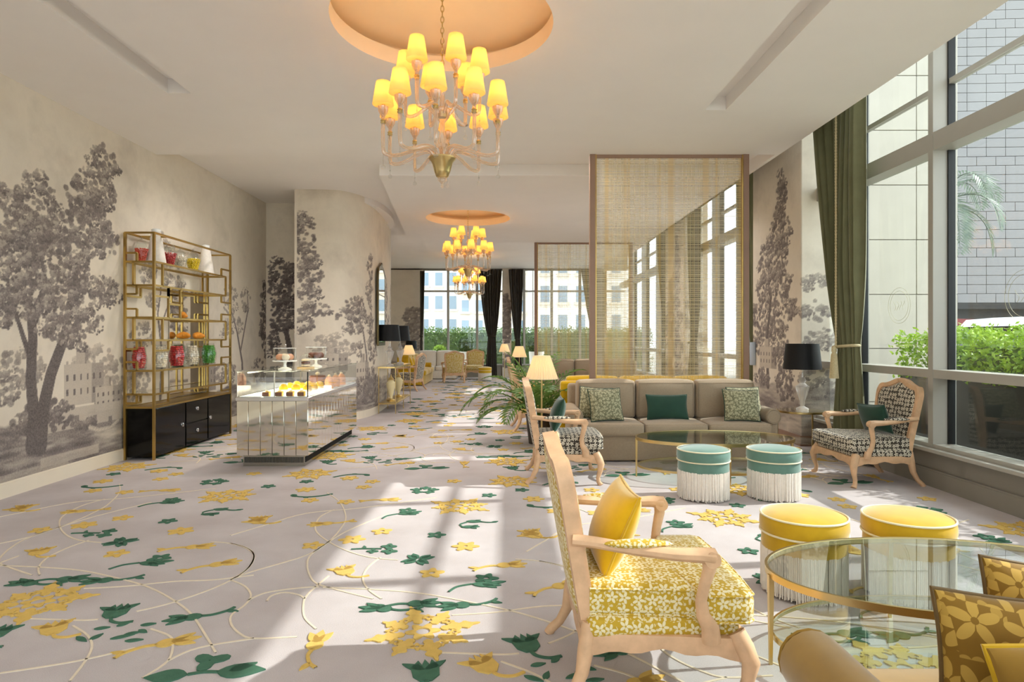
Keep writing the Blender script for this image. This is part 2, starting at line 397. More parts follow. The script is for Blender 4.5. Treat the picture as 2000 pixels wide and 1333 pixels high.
def screen_mat():
    t = NT('woven_screen'); co = t.co()
    sp = t.n('ShaderNodeSeparateXYZ'); t.l(co, sp.inputs[0])
    def n1(axis, scale, off=0.0):
        cb = t.n('ShaderNodeCombineXYZ'); t.l(t.math('MULTIPLY', sp.outputs[axis], scale), cb.inputs[0]); cb.inputs[1].default_value = off
        x = t.n('ShaderNodeTexNoise'); x.inputs['Scale'].default_value = 1.0; x.inputs['Detail'].default_value = 1.5; t.l(cb.outputs[0], x.inputs['Vector']); return x.outputs['Fac']
    broad = n1(0, 9.0); fine = n1(0, 60.0, 3.0); hz = n1(2, 95.0, 7.0); hb = n1(2, 5.0, 9.0)
    vmask = t.math('MULTIPLY', t.ramp(broad, [(0.42, (0, 0, 0)), (0.60, (1, 1, 1))]), 0.34)
    fmask = t.math('MULTIPLY', t.ramp(fine, [(0.48, (0, 0, 0)), (0.56, (1, 1, 1))]), 0.34)
    hmask = t.math('MULTIPLY', t.ramp(hz, [(0.47, (0, 0, 0)), (0.54, (1, 1, 1))]), t.math('ADD', t.math('MULTIPLY', hb, 0.5), 0.35))
    op = t.math('ADD', t.math('MAXIMUM', t.math('MAXIMUM', vmask, fmask), hmask), 0.07)
    c = t.ramp(broad, [(0.35, s2l((244, 236, 212))[:3]), (0.5, s2l((244, 230, 186))[:3]), (0.62, s2l((238, 208, 140))[:3])])
    d = t.n('ShaderNodeBsdfDiffuse'); t.l(c, d.inputs[0]); tl = t.n('ShaderNodeBsdfTranslucent'); t.l(c, tl.inputs[0])
    a = t.n('ShaderNodeMixShader'); a.inputs[0].default_value = 0.5; t.l(d.outputs[0], a.inputs[1]); t.l(tl.outputs[0], a.inputs[2])
    tr = t.n('ShaderNodeBsdfTransparent'); m = t.n('ShaderNodeMixShader'); t.l(op, m.inputs[0]); t.l(tr.outputs[0], m.inputs[1]); t.l(a.outputs[0], m.inputs[2]); t.l(m.outputs[0], t.out.inputs[0])
screen_mat()
# ---------------------------------------------------------------- the setting
XL, XG, XE, Z1, Z2, ZT, YB, YF = -4.40, 4.17, 3.42, 3.70, 3.86, 4.50, -4.0, 22.6
def floor_pt(px, py):
    Y = FPX*EYE/(py-CY); return ((px-CX)*Y/FPX, Y)

m = MB(); m.box(-4.6, 4.3, YB-0.1, YF+0.1, -0.12, 0.0); FLOOR = struct(m.build('floor', 'carpet'))
m = MB(); m.box(-60, 4.3, YB-40, YB-0.1, -0.3, -0.1); m.box(4.3, 80, YB-40, 90, -0.3, -0.1); m.box(-60, 4.3, YF+0.1, 90, -0.3, -0.1)
struct(m.build('ground_outside', 'paving'))

DOME1, DOME2, RD = (-0.47, 4.67), (-0.75, 12.24), 0.81
def circ_ring(mb, cx, cy, s, r, z, n=64):
    """square of half size s with a round hole"""
    o = []; i = []
    for k in range(n):
        a = 2*PI*(k+0.5)/n; c, d = math.cos(a), math.sin(a); q = s/max(abs(c), abs(d))
        o.append((cx+c*q, cy+d*q, z)); i.append((cx+c*r, cy+d*r, z))
    # add square corners exactly
    mb.add(o+i, [(k, n+k, n+(k+1) % n, (k+1) % n) for k in range(n)])
    for (sx, sy) in ((1, 1), (-1, 1), (-1, -1), (1, -1)):
        a = math.atan2(sy, sx) % (2*PI); k = int(a/(2*PI)*n-0.5) % n
        mb.add([o[k], (cx+sx*s, cy+sy*s, z), o[(k+1) % n]], [(0, 1, 2)])
# front ceiling with two slots and the dome hole
m = MB(); S = 1.0; cx, cy = DOME1
SL = (-3.19, -2.97, -2.0, 5.97); SR = (2.0, 2.21, -2.0, 6.41)
xs = sorted({XL-0.1, SL[0], SL[1], cx-S, cx+S, SR[0], SR[1], XE}); ys = sorted({YB-0.1, -2.0, cy-S, cy+S, SL[3], SR[3], 7.97})
for i in range(len(xs)-1):
    for j in range(len(ys)-1):
        a, b, c, d = xs[i], xs[i+1], ys[j], ys[j+1]; mx, my = (a+b)/2, (c+d)/2
        if any(q[0] < mx < q[1] and q[2] < my < q[3] for q in (SL, SR)): continue
        if abs(mx-cx) < S and abs(my-cy) < S: continue
        m.add([(a, c, Z1), (b, c, Z1), (b, d, Z1), (a, d, Z1)], [(0, 3, 2, 1)])
circ_ring(m, cx, cy, S, RD, Z1)
for q in (SL, SR):
    z = Z1+0.14; a, b, c, d = q
    m.add([(a, c, Z1), (b, c, Z1), (b, d, Z1), (a, d, Z1), (a, c, z), (b, c, z), (b, d, z), (a, d, z)], [(0, 1, 5, 4), (1, 2, 6, 5), (2, 3, 7, 6), (3, 0, 4, 7), (4, 5, 6, 7)])
m.add([(XL-0.1, 7.97, Z1), (XE, 7.97, Z1), (XE, 7.97, ZT), (XL-0.1, 7.97, ZT)], [(0, 1, 2, 3)])
m.add([(XE, YB-0.1, Z1), (XE, 7.97, Z1), (XE, 7.97, ZT), (XE, YB-0.1, ZT)], [(0, 1, 2, 3)])
ceil = struct(m.build('ceiling', 'ceiling_plaster', smooth=False))
# raised ceiling round the back, and the level slab with the second dome
def lx(y): return -1.81+(y-9.0)/(15.4-9.0)*(-2.36+1.81)
m = MB()
for p in ([(XL-0.1, 7.97), (XE, 7.97), (XE, 9.0), (XL-0.1, 9.0)], [(XL-0.1, 9.0), (lx(9.0), 9.0), (lx(15.4), 15.4), (XL-0.1, 15.4)], [(XL-0.1, 15.4), (XE, 15.4), (XE, YF+0.1), (XL-0.1, YF+0.1)]):
    m.add([(x, y, Z2) for x, y in p], [(3, 2, 1, 0)])
struct(m.build('ceiling_raised', 'ceiling_plaster', smooth=False))
m = MB(); cx, cy = DOME2
bands = [9.0, cy-S, cy+S, 15.4]
for i, (c, d) in enumerate(zip(bands[:-1], bands[1:])):
    if i == 1:
        m.add([(lx(c), c, Z1), (cx-S, c, Z1), (cx-S, d, Z1), (lx(d), d, Z1)], [(3, 2, 1, 0)]); m.add([(cx+S, c, Z1), (XE, c, Z1), (XE, d, Z1), (cx+S, d, Z1)], [(3, 2, 1, 0)])
        circ_ring(m, cx, cy, S, RD, Z1)
    else: m.add([(lx(c), c, Z1), (XE, c, Z1), (XE, d, Z1), (lx(d), d, Z1)], [(3, 2, 1, 0)])
P = [(lx(9.0), 9.0), (XE, 9.0), (XE, 15.4), (lx(15.4), 15.4)]
for i in range(4):
    a, b = P[i], P[(i+1) % 4]; m.add([(a[0], a[1], Z1), (b[0], b[1], Z1), (b[0], b[1], Z2), (a[0], a[1], Z2)], [(0, 1, 2, 3)])
struct(m.build('ceiling_slab', 'ceiling_plaster', smooth=False))
m = MB(); m.add([(XE, 7.97, Z1), (XE, YF, Z1), (XE, YF, ZT), (XE, 7.97, ZT)], [(0, 1, 2, 3)]); m.box(XE-0.05, XE, 7.97, YF, Z1, Z2)
struct(m.build('trim_curtain_pocket', 'ceiling_plaster', smooth=False))
for i, (cx, cy) in enumerate((DOME1, DOME2)):
    m = MB(); m.lathe([(RD, 0), (RD, 0.13)], 64); m.f = [f for f in m.f if len(f) < 10]; struct(m.build('trim_dome_rim', 'rim_plaster', loc=(cx, cy, Z1)))
    m = MB(); m.lathe([(RD, 0.13), (RD+.12, 0.14), (RD+.12, .20), (RD-0.05, 0.26), (RD-0.3, 0.33), (RD-0.55, 0.37), (0, 0.39)], 64)
    m.f = [f for f in m.f if len(f) < 10]; struct(m.build('ceiling_dome', 'dome_plaster', loc=(cx, cy, Z1)))
m = MB(); m.box(-4.75, 4.35, YB-0.2, YF+0.3, ZT, ZT+0.2); struct(m.build('roof_slab', 'ceiling_plaster', smooth=False))

# ---- printed scenic wallpaper: an etching of trees, ruins and rocks, drawn as ink tone on a fine grid
class Mural:
    def __init__(s, u0, u1, z0, z1, res, seed=1):
        s.u0, s.z0, s.res = u0, z0, res; s.nu = int((u1-u0)/res)+1; s.nz = int((z1-z0)/res)+1; s.u1, s.z1 = u1, z1
        s.T = np.ones((s.nz, s.nu)); s.rng = np.random.default_rng(seed)
        s.U = np.linspace(u0, u1, s.nu)[None, :]; s.Z = np.linspace(z0, z1, s.nz)[:, None]
    def win(s, u, z, r):
        a = max(0, int((u-r-s.u0)/s.res)); b = min(s.nu, int((u+r-s.u0)/s.res)+2); c = max(0, int((z-r-s.z0)/s.res)); d = min(s.nz, int((z+r-s.z0)/s.res)+2)
        return (a, b, c, d) if b > a and d > c else None
    def dab(s, u, z, r, tone, al=1.0, asp=0.7):
        w = s.win(u, z, r*1.1)
        if not w: return
        a, b, c, d = w; D = ((s.U[:, a:b]-u)/r)**2+((s.Z[c:d]-z)/(r*asp))**2
        k = np.clip((1.15-D)*3, 0, 1)*al; s.T[c:d, a:b] = s.T[c:d, a:b]*(1-k)+tone*k
    def foliage(s, cu, cz, ru, rz, dark=0.22, light=0.68, leaf=0.030, dens=1.0, clumps=None):
        n = clumps or max(5, int(dens*ru*rz/0.0075)); R = s.rng
        for _ in range(int(dens*ru*rz/0.0012)):
            a = R.uniform(0, 2*PI); q = math.sqrt(R.uniform(0, 1))*.96; s.dab(cu+ru*q*math.cos(a), cz+rz*q*math.sin(a), leaf*R.uniform(.8, 1.5), dark+(light-dark)*R.uniform(.15, .6), .8, .8)
        pts = []
        for _ in range(n):
            a = R.uniform(0, 2*PI); q = math.sqrt(R.uniform(0, 1)); pts.append((cu+ru*q*math.cos(a), cz+rz*q*math.sin(a)))
        pts.sort(key=lambda p: -p[1]+R.uniform(-.1, .1))
        for (u, z) in pts:
            cr = R.uniform(0.05, 0.10)
            for _ in range(int(34*min(1, dens+.3))):
                a = R.uniform(0, 2*PI); q = math.sqrt(R.uniform(0, 1.0)); du, dz = cr*1.4*q*math.cos(a), cr*0.8*q*math.sin(a)
                lit = 0.5+0.6*(dz/cr)-0.22*(du/cr)+R.uniform(-.16, .16)+0.10*(z-cz)/rz
                s.dab(u+du, z+dz, leaf*R.uniform(.3, .75), dark+(light-dark)*min(1.1, max(0, lit)), 0.9, R.uniform(.5, .9))
    def trunk(s, pts, w0, w1, tone=0.35):
        P = [np.array(p, float) for p in pts]; tot = len(P)-1
        for i in range(tot):
            L = np.linalg.norm(P[i+1]-P[i]); n = max(2, int(L/(s.res*0.8)))
            for k in range(n):
                f = (i+k/n)/tot; p = P[i]+(P[i+1]-P[i])*k/n; w = w0+(w1-w0)*f
                s.dab(p[0], p[1], w, tone+s.rng.uniform(-.05, .05), 0.9, 1.0); s.dab(p[0]-w*0.45, p[1], w*0.4, tone+0.25, 0.7, 1.0)
    def rect(s, a, b, c, d, tone, al=1.0):
        k = ((s.U >= a) & (s.U <= b) & (s.Z >= c) & (s.Z <= d))*al; s.T = s.T*(1-k)+tone*k
    def val(s, step, seed):
        r = np.random.default_rng(seed); gu, gz = int((s.u1-s.u0)/step[0])+3, int((s.z1-s.z0)/step[1])+3; g = r.uniform(0, 1, (gz, gu))
        fu = (np.linspace(0, s.u1-s.u0, s.nu)/step[0]); fz = (np.linspace(0, s.z1-s.z0, s.nz)/step[1]); iu, iz = fu.astype(int), fz.astype(int); tu, tz = (fu-iu)[None, :], (fz-iz)[:, None]
        A = g[np.ix_(iz, iu)]; B = g[np.ix_(iz, iu+1)]; C = g[np.ix_(iz+1, iu)]; D = g[np.ix_(iz+1, iu+1)]
        return (A*(1-tu)+B*tu)*(1-tz)+(C*(1-tu)+D*tu)*tz
    def land(s, ztop, tone=0.5, al=0.75, seed=3):
        """streaky foreground land below a wandering skyline"""
        e = ztop+0.18*(s.val((0.5, 9), seed)-0.5)+0.06*(s.val((0.12, 9), seed+1)-0.5)
        k = np.clip((e-s.Z)/0.03, 0, 1)*al
        st = 0.55*s.val((0.30, 0.035), seed+2)+0.45*s.val((0.10, 0.02), seed+3); bl = s.val((0.5, 0.22), seed+4)
        t = tone+0.75*(st-0.5)+0.7*(bl-0.5); s.T = s.T*(1-k)+np.clip(t, 0.1, 0.95)*k
    def castle(s, u, z, w, h):
        s.rect(u-w/2, u+w/2, z, z+h, 0.80); s.rect(u+w*0.18, u+w/2, z, z+h, 0.62)
        s.rect(u-w*0.2, u+w*0.1, z+h, z+h*1.35, 0.74); s.rect(u+w*.02, u+w*0.1, z+h, z+h*1.35, 0.55)
        n = max(3, int(w/0.09))
        for i in range(n):
            x = u-w/2+w*(i+.5)/n; s.rect(x-.018, x+.018, z+h, z+h*1.08, 0.7)
            for r in (0.25, 0.6): s.rect(x-.014, x+.014, z+h*r, z+h*r+h*0.16, 0.36)
    def build(s, name, pos, mat='mural'):
        T = np.clip(s.T, 0, 1); us = np.linspace(s.u0, s.u1, s.nu); zs = np.linspace(s.z0, s.z1, s.nz)
        base = np.array([pos(u) for u in us]); V = np.zeros((s.nz, s.nu, 3)); V[:, :, :2] = base[None]; V[:, :, 2] = zs[:, None]
        me = bpy.data.meshes.new(name); nv = s.nz*s.nu; nf = (s.nz-1)*(s.nu-1)
        me.vertices.add(nv); me.vertices.foreach_set('co', V.reshape(-1))
        idx = np.arange(nv).reshape(s.nz, s.nu); F = np.stack([idx[:-1, :-1], idx[:-1, 1:], idx[1:, 1:], idx[1:, :-1]], -1).reshape(-1)
        me.loops.add(nf*4); me.loops.foreach_set('vertex_index', F.astype(np.int32)); me.polygons.add(nf)
        me.polygons.foreach_set('loop_start', np.arange(0, nf*4, 4, dtype=np.int32)); me.polygons.foreach_set('use_smooth', np.ones(nf, dtype=bool)); me.update(calc_edges=True); me.validate()
        a = me.color_attributes.new('print', 'FLOAT_COLOR', 'POINT'); C = np.ones((nv, 4)); C[:, :3] = T.reshape(-1)[:, None]; a.data.foreach_set('color', C.reshape(-1).astype(np.float32))
        me.materials.append(M[mat]); o = bpy.data.objects.new(name, me); COL.objects.link(o); return o

# left wall
mu = Mural(4.6, 11.62, 0.0, Z2+0.02, 0.0105, 11)
def LW(px, py): Y = -XL*FPX/(CX-px); return Y, EYE+(CY-py)*Y/FPX
def lf(px, py, rx, ry, **k):
    Y, z = LW(px, py); mu.foliage(Y, z, rx*Y*Y/(-XL*FPX), ry*Y/FPX, **k)
mu.T *= 1-0.10*(mu.val((1.2, .5), 5)-0.3)*np.clip((mu.Z-2.2)/1.5, 0, 1)
mu.land(0.62, 0.46, 0.8, 21)
lf(240, 745, 60, 45, dark=.5, light=.82); lf(190, 700, 45, 25, dark=.55, light=.85); lf(20, 740, 22, 60, dark=.40, light=.7); lf(55, 715, 30, 40, dark=.5, light=.75)
mu.castle(*LW(165, 790), 0.62, 0.42); mu.castle(*LW(212, 800), 0.45, 0.26)
a = LW(90, 838); b = LW(236, 800); mu.rect(a[0], b[0]+.2, a[1]-.05, a[1]+0.16, .78, .9); mu.rect(a[0], b[0]+.2, a[1]-.11, a[1]-.05, .5, .8)
for q in (150, 185, 215): u, z = LW(q, 830); mu.rect(u-.03, u+.03, z-.05, z+.1, .5)
lf(115, 810, 32, 32, dark=.25, light=.55); lf(50, 820, 30, 26, dark=.3, light=.6); lf(165, 828, 24, 12, dark=.3, light=.6)
for pts, w0, w1 in (([(62, 875), (66, 810), (60, 740), (64, 660), (60, 600)], .075, .05), ([(78, 875), (84, 800), (100, 730), (126, 660), (138, 590), (150, 520)], .085, .045), ([(66, 720), (46, 660), (30, 610)], .035, .02), ([(120, 670), (150, 630), (180, 600)], .035, .02), ([(60, 620), (90, 560), (80, 500)], .04, .02)):
    mu.trunk([LW(*p) for p in pts], w0, w1, .3)
for c in ((25, 420, 40, 70), (75, 400, 45, 60), (30, 520, 55, 70), (15, 600, 30, 35), (90, 500, 55, 60), (60, 590, 60, 45), (130, 560, 45, 45), (110, 460, 40, 40), (205, 318, 28, 36), (185, 375, 48, 42), (170, 440, 55, 45), (205, 470, 30, 35), (150, 500, 40, 35), (190, 560, 40, 26), (160, 620, 45, 30), (120, 640, 40, 30), (205, 575, 28, 18), (145, 660, 30, 22), (160, 400, 40, 40), (60, 450, 40, 40)):
    lf(*c, dark=.27, light=.70)
u, z = LW(150, 890); mu.rect(u-.5, u+.35, z-.03, z+.06, .78, .7); u, z = LW(60, 925); mu.rect(u-.4, u+.5, z-.03, z+.05, .72, .6)
u, z = LW(205, 838); mu.trunk([(u-.25, z+.05), (u-.1, z), (u+.1, z), (u+.25, z+.07)], .025, .02, .75)
# trees behind and beyond the shelf
mu.trunk([(8.05, .5), (8.1, 1.2), (8.0, 1.7), (8.15, 2.3)], .03, .012, .45); mu.trunk([(8.05, 1.5), (8.35, 2.0)], .02, .01, .45)
for c in ((8.1, 2.55, .25, .2), (7.8, 2.2, .2, .12), (8.4, 2.1, .22, .14), (7.65, 1.45, .25, .18), (8.5, 1.5, .2, .14), (7.9, 1.85, .15, .1)): mu.foliage(*c, dark=.42, light=.78, dens=.6)
mu.trunk([(10.6, .4), (10.55, 1.0), (10.35, 1.5), (10.1, 1.9)], .04, .015, .4); mu.trunk([(10.5, 1.2), (10.8, 1.9), (10.75, 2.2)], .025, .012, .45)
for c in ((10.1, 2.0, .3, .25), (10.7, 2.05, .22, .2), (10.3, 1.6, .35, .14), (10.0, 1.5, .2, .14)): mu.foliage(*c, dark=.45, light=.8, dens=.45)
mu.castle(9.2, .62, .8, .4); mu.foliage(9.9, .85, .4, .16, dark=.4, light=.7)
mu.foliage(11.55, 1.75, .2, .75, dark=.2, light=.5)
mu.foliage(11.3, .8, .3, .22, dark=.35, light=.65)
struct(mu.build('wall_left', lambda u: (XL, u)))
m = MB(); m.box(XL-0.2, XL, YB, 4.6, 0, ZT); struct(m.build('wall_left_front', 'mural_paper', smooth=False))
m = MB(); m.box(XL-0.2, XL-0.01, 4.6, YF, 0, ZT); struct(m.build('wall_left_core', 'mural_paper', smooth=False))
# recess behind the pillar
mu = Mural(-4.40, -3.40, 0, Z2+0.02, 0.014, 12); mu.land(.7, .5, .7, 31)
mu.trunk([(-4.0, .5), (-3.95, 1.1), (-4.05, 1.6)], .06, .04, .2); mu.trunk([(-3.65, .5), (-3.6, 1.3), (-3.7, 1.8)], .06, .04, .2)
for c in ((-4.15, 2.35, .22, .5), (-3.75, 2.4, .3, .45), (-3.7, 1.75, .3, .3), (-4.1, 1.8, .25, .3), (-4.25, 1.35, .1, .3), (-3.6, 1.3, .15, .2)): mu.foliage(*c, dark=.08, light=.45)
struct(mu.build('wall_recess', lambda u: (u, 11.6)))
# curved pillar wall
CP = [(-3.48, 10.52), (-3.1, 10.53), (-2.80, 10.60), (-2.60, 10.82), (-2.47, 11.2), (-2.42, 11.8), (-2.45, 12.8), (-2.55, 13.8), (-2.75, 15.0), (-3.05, 16.0), (-3.5, 16.8)]
def catmull(P, n=10):
    out = []
    for i in range(len(P)-1):
        p0 = P[max(i-1, 0)]; p1 = P[i]; p2 = P[i+1]; p3 = P[min(i+2, len(P)-1)]
        for k in range(n):
            t = k/n
            out.append(tuple(0.5*((2*b)+(-a+c)*t+(2*a-5*b+4*c-d)*t*t+(-a+3*b-3*c+d)*t**3) for a, b, c, d in zip(p0, p1, p2, p3)))
    out.append(tuple(P[-1])); return out
CURVE = catmull(CP); CL = [0.0]
for a, b in zip(CURVE[:-1], CURVE[1:]): CL.append(CL[-1]+math.hypot(b[0]-a[0], b[1]-a[1]))
def on_curve(u):
    u = min(max(u, 0), CL[-1]-1e-6); i = int(np.searchsorted(CL, u, side='right'))-1; f = (u-CL[i])/(CL[i+1]-CL[i]); a, b = CURVE[i], CURVE[i+1]; return (a[0]+(b[0]-a[0])*f, a[1]+(b[1]-a[1])*f)
mu = Mural(0, CL[-1], 0, Z2+0.02, 0.015, 13); mu.land(.65, .55, .7, 41)
mu.T *= 1-0.10*(mu.val((.5, .2), 7)-0.3)*np.clip((mu.Z-2.0)/1.5, 0, 1)
for c in ((.10, 3.15, .22, .3), (.15, 2.75, .25, .22), (.22, 2.4, .22, .2), (.1, 2.15, .25, .14), (.3, 1.85, .28, .13), (.1, 1.6, .2, .12)): mu.foliage(*c, dark=.25, light=.68)
for c in ((1.05, 1.95, .28, .16), (.9, 1.75, .28, .14), (1.25, 1.8, .2, .14), (1.0, 1.55, .22, .10)): mu.foliage(*c, dark=.3, light=.7)
mu.trunk([(1.42, .4), (1.38, 1.1), (1.25, 1.5), (1.1, 1.75)], .04, .02, .5)
for c in ((1.55, 2.6, .14, .3), (1.5, 2.2, .18, .2), (1.6, 1.7, .12, .3), (1.7, 1.2, .25, .3)): mu.foliage(*c, dark=.35, light=.72)
mu.foliage(.55, 1.15, .38, .34, dark=.55, light=.8, dens=.6); mu.castle(.6, .85, .5, .28); mu.castle(1.25, .55, .45, .42)
mu.foliage(1.2, .5, .4, .2, dark=.3, light=.62); mu.foliage(1.6, .6, .35, .28, dark=.3, light=.65); mu.foliage(2.0, .5, .3, .25, dark=.3, light=.65)
mu.foliage(1.05, 1.2, .16, .12, dark=.4, light=.7)
for c in ((3.0, 2.2, .4, .5), (3.6, 1.6, .4, .3), (4.6, 2.0, .5, .6)): mu.foliage(*c, dark=.3, light=.7, dens=.6)
struct(mu.build('wall_pillar', on_curve))
m = MB(); m.box(-3.52, -3.48, 10.52, 11.6, 0, Z2); m.box(-4.4, -3.5, 16.78, 16.84, 0, Z2); struct(m.build('wall_pillar_side', 'mural_paper', smooth=False))
m = MB()
sk = [(CURVE[i][0], CURVE[i][1]) for i in range(0, len(CURVE), 3)]
for a, b in zip(sk[:-1], sk[1:]):
    d = Vector((b[0]-a[0], b[1]-a[1])); n = Vector((d.y, -d.x)).normalized()*0.02
    m.add([(a[0], a[1], 0), (b[0], b[1], 0), (b[0]+n.x, b[1]+n.y, 0), (a[0]+n.x, a[1]+n.y, 0), (a[0], a[1], .13), (b[0], b[1], .13), (b[0]+n.x, b[1]+n.y, .13), (a[0]+n.x, a[1]+n.y, .13)], [(0, 3, 2, 1), (4, 5, 6, 7), (3, 7, 6, 2), (0, 1, 5, 4)])
struct(m.build('baseboard_pillar', 'cream_trim'))
# curved lip where the raised ceiling drops round the pillar
m = MB(); seg = [on_curve(1.3+0.09*i) for i in range(36)]; o_, i_ = [], []
for k, (x, y) in enumerate(seg):
    x2, y2 = on_curve(1.3+0.09*k+.02); d = Vector((x2-x, y2-y)).normalized(); n = Vector((d.y, -d.x)); w = 0.17*math.sin(PI*min(1, k/30))**0.6 if k < 30 else 0.0
    o_.append((x+n.x*w, y+n.y*w)); i_.append((x, y))
for k in range(len(seg)-1):
    a, b, c, d = o_[k], o_[k+1], i_[k+1], i_[k]; z = Z2-.10
    m.add([(a[0], a[1], z), (b[0], b[1], z), (c[0], c[1], z), (d[0], d[1], z), (a[0], a[1], Z2), (b[0], b[1], Z2)], [(3, 2, 1, 0), (0, 1, 5, 4)])
struct(m.build('trim_curved_soffit', 'ceiling_plaster'))
m = MB(); m.box(XL, XL+0.03, YB, 11.6, 0, .12); m.rbox(XL, XL+0.024, YB, 11.6, .115, .135, .006, 1); struct(m.build('baseboard_left', 'cream_trim'))
m = MB(); m.box(XL, -3.5, 11.57, 11.6, 0, .13); struct(m.build('baseboard_recess', 'cream_trim'))
# far wall
mu = Mural(-4.40, -2.97, 0, Z2+.02, .025, 14); mu.land(.6, .55, .6, 51)
for c in ((-3.35, 2.1, .35, .4), (-3.2, 1.7, .3, .3), (-3.4, 1.2, .4, .25)): mu.foliage(*c, dark=.4, light=.7, leaf=.05)
struct(mu.build('wall_far_left', lambda u: (u, YF)))
mu = Mural(-.16, .16, 0, Z2+.02, .02, 15)
for c in ((0, 2.6, .12, .4), (0, 2.0, .14, .5), (0, 1.5, .14, .3), (0, .6, .15, .3)): mu.foliage(*c, dark=.3, light=.62, leaf=.05)
struct(mu.build('wall_far_column', lambda u: (u, YF-.12)))
m = MB(); m.box(-.16, .16, YF-.119, YF+.1, 0, Z2); m.box(-4.6, -2.97, YF+.01, YF+.2, 0, ZT); m.box(-4.6, 4.3, YF, YF+.2, 3.82, ZT); m.box(-2.97, 4.3, YF-.06, YF+.2, 0, .42)
struct(m.build('wall_far', 'sill_grey', smooth=False))
# columns along the window wall
def column(y0, y1, seed, name):
    m1 = Mural(0, (y1-y0)+0.5, 0, ZT, .013 if seed == 16 else .03, seed)
    def pos(u): return (3.8, y1-u) if u < y1-y0 else (3.8+u-(y1-y0), y0)
    m1.land(.75, .5, .7, seed*3)
    w = y1-y0
    for c in ((.62*w, 3.3, .18, .3), (.60*w, 2.9, .36, .32), (.45*w, 2.5, .52, .36), (.45*w, 2.1, .60, .26), (.25*w, 1.75, .5, .26), (.78*w, 1.8, .28, .17), (.22*w, 1.35, .42, .22), (.55*w, 1.5, .3, .16), (.62*w, 3.55, .10, .18)): m1.foliage(*c, dark=.27, light=.68)
    m1.trunk([(.35*w, .7), (.33*w, 1.4), (.42*w, 2.0)], .05, .03, .3)
    m1.castle(.35*w, .95, .6, .32); m1.foliage(.7*w, 1.15, .4, .25, dark=.28, light=.6); m1.foliage(.2*w, .8, .3, .14, dark=.3, light=.6); m1.foliage(.7*w, .75, .3, .2, dark=.25, light=.55)
    for c in ((w+.2, 2.1, .2, .12), (w+.15, 1.75, .25, .14), (w+.3, 1.4, .25, .14), (w+.2, .8, .3, .2)): m1.foliage(*c, dark=.4, light=.75, dens=.8)
    struct(m1.build(name, pos))
    m = MB(); m.box(3.802, 4.3, y0+.002, y1, 0, ZT); struct(m.build(name+'_core', 'mural_paper', smooth=False))
    m = MB(); m.box(3.78, 4.1, y0-.02, y1+.02, 0, .13); struct(m.build('baseboard_'+name, 'post_brown'))
column(8.2, 9.8, 16, 'wall_column_near'); column(13.6, 15.2, 17, 'wall_column_far')

# ---- windows
NW = [0]
def window(axis, fixed, a0, a1, mull, zs, frame='frame_grey', depth=.17, inward=-1, mw=.07):
    """axis 'y': wall x=fixed running along y. zs: list of (z0,z1,mat) transoms; panes between"""
    NW[0] += 1; w = struct(thing('window_%d' % NW[0]))
    def bx(u0, u1, d0, d1, z0, z1, name, mat):
        m = MB()
        if axis == 'y': m.box(fixed+min(d0, d1), fixed+max(d0, d1), u0, u1, z0, z1)
        else: m.box(u0, u1, fixed+min(d0, d1), fixed+max(d0, d1), z0, z1)
        return m.build(name, mat, w, smooth=False)
    edges = [a0]+list(mull)+[a1]
    ztop = zs[-1][1]
    for u in mull:
        bx(u-mw/2, u+mw/2, inward*depth, 0.05, zs[0][0], ztop, 'mullion', frame); bx(u-mw/2-.016, u-mw/2+.0, inward*.035, -inward*.03, zs[0][0], ztop, 'gasket', 'gasket')
    for (z0, z1) in zs: bx(a0, a1, inward*(.03 if z1-z0 < .055 and z0 > 3.5 else depth*.98), 0.03, z0, z1, 'transom', frame)
    for i in range(len(edges)-1):
        for j in range(len(zs)-1):
            bx(edges[i]+(mw/2 if i else 0), edges[i+1]-(mw/2 if i < len(edges)-2 else 0), -.004, .004, zs[j][1], zs[j+1][0], 'pane', 'window_glass')
    return w
ZS = [(.36, .40), (1.02, 1.10), (3.16, 3.33), (3.78, 3.83), (4.44, 4.5)]
WIN1 = window('y', XG, YB, 8.2, [-2.75, -1.0, .75, 2.5, 4.25, 5.995, 7.43], ZS)
window('y', XG, 9.8, 13.6, [11.05, 12.35], ZS)
window('y', XG, 15.2, YF, [17.0, 18.8, 20.6], ZS)
ZF = [(.42, .46), (3.02, 3.08), (3.78, 3.82)]
window('x', YF, -2.97, -.16, [-2.08, -1.05], ZF, frame='frame_grey', depth=.12)
window('x', YF, .16, 4.17, [.62, 1.6, 2.6, 3.5], ZF, frame='frame_grey', depth=.12)
window('x', YB, XL, 4.17, [-2.7, -1.0, .7, 2.4], [(.0, .12), (1.02, 1.10), (3.16, 3.33), (3.8, 4.5)], inward=1)
m = MB(); m.box(4.02, 4.3, YB, YF, 0, .36); m.box(3.98, 4.02, YB, YF, 0.0, .15); m.box(3.985, 4.02, YB, YF, .15, .165); struct(m.build('wall_right_sill', 'sill_grey', smooth=False))
m = MB(); m.rbox(3.93, 4.2, YB, 8.18, .33, .365, .006, 1); m.rbox(3.93, 4.2, 9.82, 13.58, .33, .365, .006, 1); m.rbox(3.93, 4.2, 15.22, YF-.1, .33, .365, .006, 1); struct(m.build('trim_sill', 'frame_grey'))
